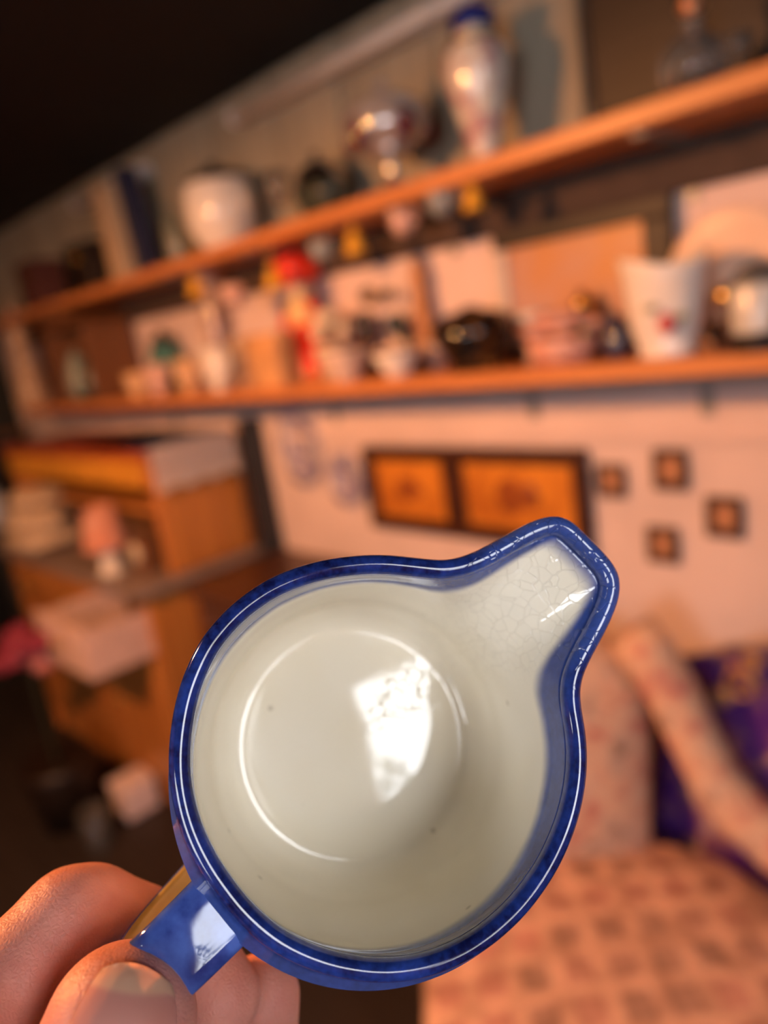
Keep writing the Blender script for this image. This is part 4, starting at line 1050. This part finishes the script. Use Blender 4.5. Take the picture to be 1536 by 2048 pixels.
# strap handle
HANG = math.atan2(*(lambda q: (q[1], q[0]))(rim_plane(402, 1876)))
ED = math.cos(HANG) * UU + math.sin(HANG) * VV; ES = -math.sin(HANG) * UU + math.cos(HANG) * VV
def jp(r, z, s=0.0): return RIM_C + ED * r + AX * z + ES * s
ctrl = [(.0305, -.0058), (.034, -.0051), (.038, -.0044), (.0415, -.0043), (.0452, -.0064), (.0475, -.0105), (.0480, -.015), (.0470, -.020), (.0445, -.0245), (.0405, -.0285), (.036, -.0315), (.0315, -.033)]
cp = np.array(ctrl); tt = np.linspace(0, len(cp) - 1, 48)
def catmull(P, t):
    i = int(min(len(P) - 2, math.floor(t))); f = t - i
    p0, p1, p2, p3 = P[max(i - 1, 0)], P[i], P[i + 1], P[min(i + 2, len(P) - 1)]
    return .5 * (2 * p1 + (p2 - p0) * f + (2 * p0 - 5 * p1 + 4 * p2 - p3) * f * f + (3 * p1 - p0 - 3 * p2 + p3) * f ** 3)
HP = np.array([catmull(cp, t) for t in tt])
sec = []
hw, ht = .0056, .0019
for i in range(20):
    a = 2 * math.pi * i / 20
    sec.append((math.copysign(abs(math.cos(a)) ** .45, math.cos(a)) * hw, math.copysign(abs(math.sin(a)) ** .8, math.sin(a)) * ht))
bm = bmesh.new(); rings = []; inn = []
for k, (r, z) in enumerate(HP):
    d = HP[min(k + 1, len(HP) - 1)] - HP[max(k - 1, 0)]; d /= np.linalg.norm(d); n_ = np.array([-d[1], d[0]])   # left of travel = outside of loop
    rings.append([bm.verts.new(jp(r + n_[0] * t_, z + n_[1] * t_, s_ * (1 + .12 * abs(k / 47 - .5) * 2))) for s_, t_ in sec]); inn += [t_ for s_, t_ in sec]
for a, b_ in zip(rings, rings[1:]):
    for i in range(20): bm.faces.new((a[i], a[(i + 1) % 20], b_[(i + 1) % 20], b_[i]))
bm.faces.new(rings[0]); bm.faces.new(rings[-1])
HM = mat('blue_handle_glaze', (.075, .14, .47), .06, col2=(.020, .035, .19), scale=170, lo=.32, hi=.62, spec=.6)
HY = mat('ochre_handle_glaze', (.50, .36, .12), .1, col2=(.35, .28, .10), scale=90, spec=.6)
hob = build('handle', bm, [HM, HY], jug, True)
for p in hob.data.polygons:
    if all(inn[v] < -.0004 for v in p.vertices): p.material_index = 1

# ------------------------------------------------------------------ the hand: one continuous surface from blended tapered limbs
def hp(px, py, d): return CAM + ray(px, py) * (d / 1000.0)
def chain(*n): return [(hp(a, b_, c), r / 1000.0) for a, b_, c, r in n]
thumb = chain((243, 2047, 107.5, 10.7), (205, 2200, 105, 11.6), (110, 2430, 108, 12.6), (-90, 2760, 122, 17))
index = chain((442, 1992, 132, 6.9), (376, 1893, 136, 7.4), (178, 1832, 131, 8.2), (140, 1842, 127, 8.4), (-125, 2120, 112, 9.6))
middle = chain((522, 1992, 141, 7.4), (508, 2150, 146, 8.2), (300, 2330, 150, 9.3), (-110, 2330, 142, 11.5))
ring_ = chain((520, 2210, 150, 7.2), (480, 2340, 156, 8.0), (260, 2500, 160, 9.0), (-110, 2570, 150, 11.5))
little = chain((430, 2420, 158, 6.2), (390, 2520, 162, 6.8), (200, 2650, 165, 7.8), (-90, 2780, 158, 10.5))
palm = [[(index[-1][0], .011), (thumb[3][0], .016)], [(middle[3][0], .012), (thumb[3][0], .017)], [(ring_[3][0], .012), (thumb[3][0], .017)], [(little[3][0], .011), (hp(-300, 3000, 150), .020)],
        [(thumb[3][0], .018), (hp(-330, 3050, 140), .024)], [(index[-1][0], .011), (little[3][0], .011)], [(thumb[2][0], .0115), (index[-1][0], .010)],
        [(hp(-330, 3050, 140), .024), (hp(-560, 3500, 150), .026)]]
allp = [q[0] for c_ in (thumb, index, middle, ring_, little) for q in c_] + [q[0] for c_ in palm for q in c_]
lo = np.min(allp, 0) - .03; hi = np.max(allp, 0) + .03
STEP = .0011
dims = np.ceil((hi - lo) / STEP).astype(int)
gx, gy, gz = np.meshgrid(*[lo[i] + STEP * np.arange(dims[i]) for i in range(3)], indexing='ij')
G = np.stack([gx, gy, gz], -1).astype(np.float32); del gx, gy, gz
def cone_sd(a, ra, b_, rb):
    a = a.astype(np.float32); ab = (b_ - a).astype(np.float32); q = G - a
    t_ = np.clip((q @ ab) / float(ab @ ab), 0, 1)
    return np.sqrt((((q - t_[..., None] * ab)) ** 2).sum(-1)) - (ra + (rb - ra) * t_)
def smin(a, b_, k):
    h_ = np.clip(.5 + .5 * (b_ - a) / k, 0, 1); return b_ + (a - b_) * h_ - k * h_ * (1 - h_)
S = None
def chain_sd(c_, k=.004):
    s = None
    for (a, ra), (b_, rb) in zip(c_, c_[1:]):
        d_ = cone_sd(a, ra, b_, rb); s = d_ if s is None else smin(s, d_, k)
    return s
for c_ in palm:
    d_ = chain_sd(c_); S = d_ if S is None else smin(S, d_, .008)
for c_ in (index, middle, ring_, little, thumb):
    d_ = chain_sd(c_, .0018 if c_ is index else .004)
    # fingers blend with the palm but stay apart from one another near their tips
    S = smin(S, d_, .0022)
def surface_nets(S):
    nx, ny, nz = S.shape; ins = S < 0
    c = np.zeros((nx - 1, ny - 1, nz - 1), np.int8)
    for i in (0, 1):
        for j in (0, 1):
            for k in (0, 1): c += ins[i:nx - 1 + i, j:ny - 1 + j, k:nz - 1 + k]
    act = np.argwhere((c > 0) & (c < 8)); idx = -np.ones(c.shape, np.int64); idx[tuple(act.T)] = np.arange(len(act))
    acc = np.zeros((len(act), 3)); cnt = np.zeros(len(act))
    off = [(i, j, k) for i in (0, 1) for j in (0, 1) for k in (0, 1)]
    for o1 in off:
        for ax in range(3):
            if o1[ax]: continue
            o2 = list(o1); o2[ax] = 1
            a = S[act[:, 0] + o1[0], act[:, 1] + o1[1], act[:, 2] + o1[2]]; b_ = S[act[:, 0] + o2[0], act[:, 1] + o2[1], act[:, 2] + o2[2]]
            m_ = (a < 0) != (b_ < 0); t_ = np.where(m_, a / np.where(m_, a - b_, 1), 0)
            p = np.array(o1)[None] + 0.0 * acc; p[:, ax] += t_
            acc[m_] += p[m_]; cnt[m_] += 1
    v = lo + STEP * (act + acc / cnt[:, None])
    faces = []
    for ax in range(3):
        u, w_ = (ax + 1) % 3, (ax + 2) % 3
        sl = [slice(None)] * 3; sl2 = [slice(None)] * 3; sl[ax] = slice(0, -1); sl2[ax] = slice(1, None)
        ch_ = np.argwhere(ins[tuple(sl)] != ins[tuple(sl2)])
        ch_ = ch_[(ch_[:, u] > 0) & (ch_[:, w_] > 0) & (ch_[:, u] < c.shape[u]) & (ch_[:, w_] < c.shape[w_]) & (ch_[:, ax] < c.shape[ax])]
        q = []
        for du, dw in ((1, 1), (0, 1), (0, 0), (1, 0)):
            e_ = ch_.copy(); e_[:, u] -= du; e_[:, w_] -= dw; q.append(idx[tuple(e_.T)])
        q = np.stack(q, 1); fl = ins[tuple(ch_.T)]
        q[~fl] = q[~fl][:, ::-1]; faces.append(q)
    return v, np.concatenate(faces)
hv, hf = surface_nets(S); del S, G
ho = Vector(hp(-100, 2400, 140))
me = bpy.data.meshes.new('hand'); me.from_pydata((hv - np.array(ho)).tolist(), [], hf.tolist()); me.update()
for p in me.polygons: p.use_smooth = True
SKIN = mat('skin', (.63, .285, .22), .50, col2=(.50, .185, .145), scale=110, sss=.30, bump=.0, lo=.25, hi=.75, spec=.35)
nt = SKIN.node_tree; N = nt.nodes; L = nt.links
tc = N.new('ShaderNodeTexCoord')
f1 = N.new('ShaderNodeTexVoronoi'); f1.inputs['Scale'].default_value = 1300; f1.feature = 'DISTANCE_TO_EDGE'; L.new(tc.outputs['Object'], f1.inputs['Vector'])
f2 = N.new('ShaderNodeTexNoise'); f2.inputs['Scale'].default_value = 260; f2.inputs['Detail'].default_value = 5; L.new(tc.outputs['Object'], f2.inputs['Vector'])
b1 = N.new('ShaderNodeBump'); b1.inputs['Strength'].default_value = .35; b1.inputs['Distance'].default_value = .0004; L.new(f1.outputs['Distance'], b1.inputs['Height'])
b2 = N.new('ShaderNodeBump'); b2.inputs['Strength'].default_value = .3; b2.inputs['Distance'].default_value = .0012; L.new(f2.outputs['Fac'], b2.inputs['Height']); L.new(b1.outputs['Normal'], b2.inputs['Normal'])
L.new(b2.outputs['Normal'], N['Principled BSDF'].inputs['Normal'])
me.materials.append(SKIN)
hand = bpy.data.objects.new('hand', me); COL.objects.link(hand); hand.location = ho
tag(hand, 'bare hand gripping the jug handle between thumb and fingers', 'hand')
sm = hand.modifiers.new('smooth', 'SMOOTH'); sm.factor = .5; sm.iterations = 6

# thumb nail
tip, kn = thumb[0][0], thumb[1][0]
ta = tip - kn; ta /= np.linalg.norm(ta)
tocam = CAM - tip; tocam -= (tocam @ ta) * ta; tocam /= np.linalg.norm(tocam); ts = np.cross(ta, tocam)
if ts @ RT < 0: ts = -ts
dors = tocam * math.cos(.06) + ts * math.sin(.06); ts2 = ts * math.cos(.06) - tocam * math.sin(.06)
bm = bmesh.new(); rows = []; nu, nv = 14, 20; RN = thumb[0][1] + .0001; free = []
for i in range(nv + 1):
    f = i / nv; row = []
    for j in range(nu + 1):
        g = j / nu * 2 - 1; a = g * .74
        psi = 1.02 - .20 * g * g - .07 * g - f * 1.8
        if f > .5: psi += .5 * g * g * (f - .5)
        q = dors * math.cos(a) + ts2 * math.sin(a); lift = .0004 - .0004 * abs(g) ** 4 + .0006 * max(0, psi - .6)
        if psi > 0: v_ = tip + (ta * math.sin(psi) + q * math.cos(psi)) * (RN + lift)
        else: v_ = tip + ta * (psi * RN) + q * (RN + lift - psi * .0006)
        row.append(bm.verts.new(v_)); free.append(psi)
    rows.append(row)
for a, b_ in zip(rows, rows[1:]):
    for j in range(nu): bm.faces.new((a[j], a[j + 1], b_[j + 1], b_[j]))
bmesh.ops.solidify(bm, geom=bm.faces[:], thickness=.0005)
NAIL = bpy.data.materials.new('thumb_nail'); NAIL.use_nodes = True
nt = NAIL.node_tree; N = nt.nodes; L = nt.links; b = N['Principled BSDF']; b.inputs['Roughness'].default_value = .42
dt = N.new('ShaderNodeAttribute'); dt.attribute_name = 'free_edge'
rp = N.new('ShaderNodeMapRange'); rp.interpolation_type = 'SMOOTHSTEP'; L.new(dt.outputs['Fac'], rp.inputs['Value'])
org_n = tip - ta * .003
mx = N.new('ShaderNodeMixRGB'); mx.inputs['Color1'].default_value = (.80, .38, .30, 1); mx.inputs['Color2'].default_value = (.92, .60, .40, 1)
rp.inputs['From Min'].default_value = .62; rp.inputs['From Max'].default_value = .72
L.new(rp.outputs['Result'], mx.inputs['Fac']); L.new(mx.outputs['Color'], b.inputs['Base Color'])
no = build('thumb_nail', bm, NAIL, hand, True, origin=org_n); no['label'] = 'long yellowish thumb nail'
fe = (free * 2)[:len(no.data.vertices)]; fe += [0.0] * (len(no.data.vertices) - len(fe))
no.data.attributes.new('free_edge', 'FLOAT', 'POINT').data.foreach_set('value', fe)
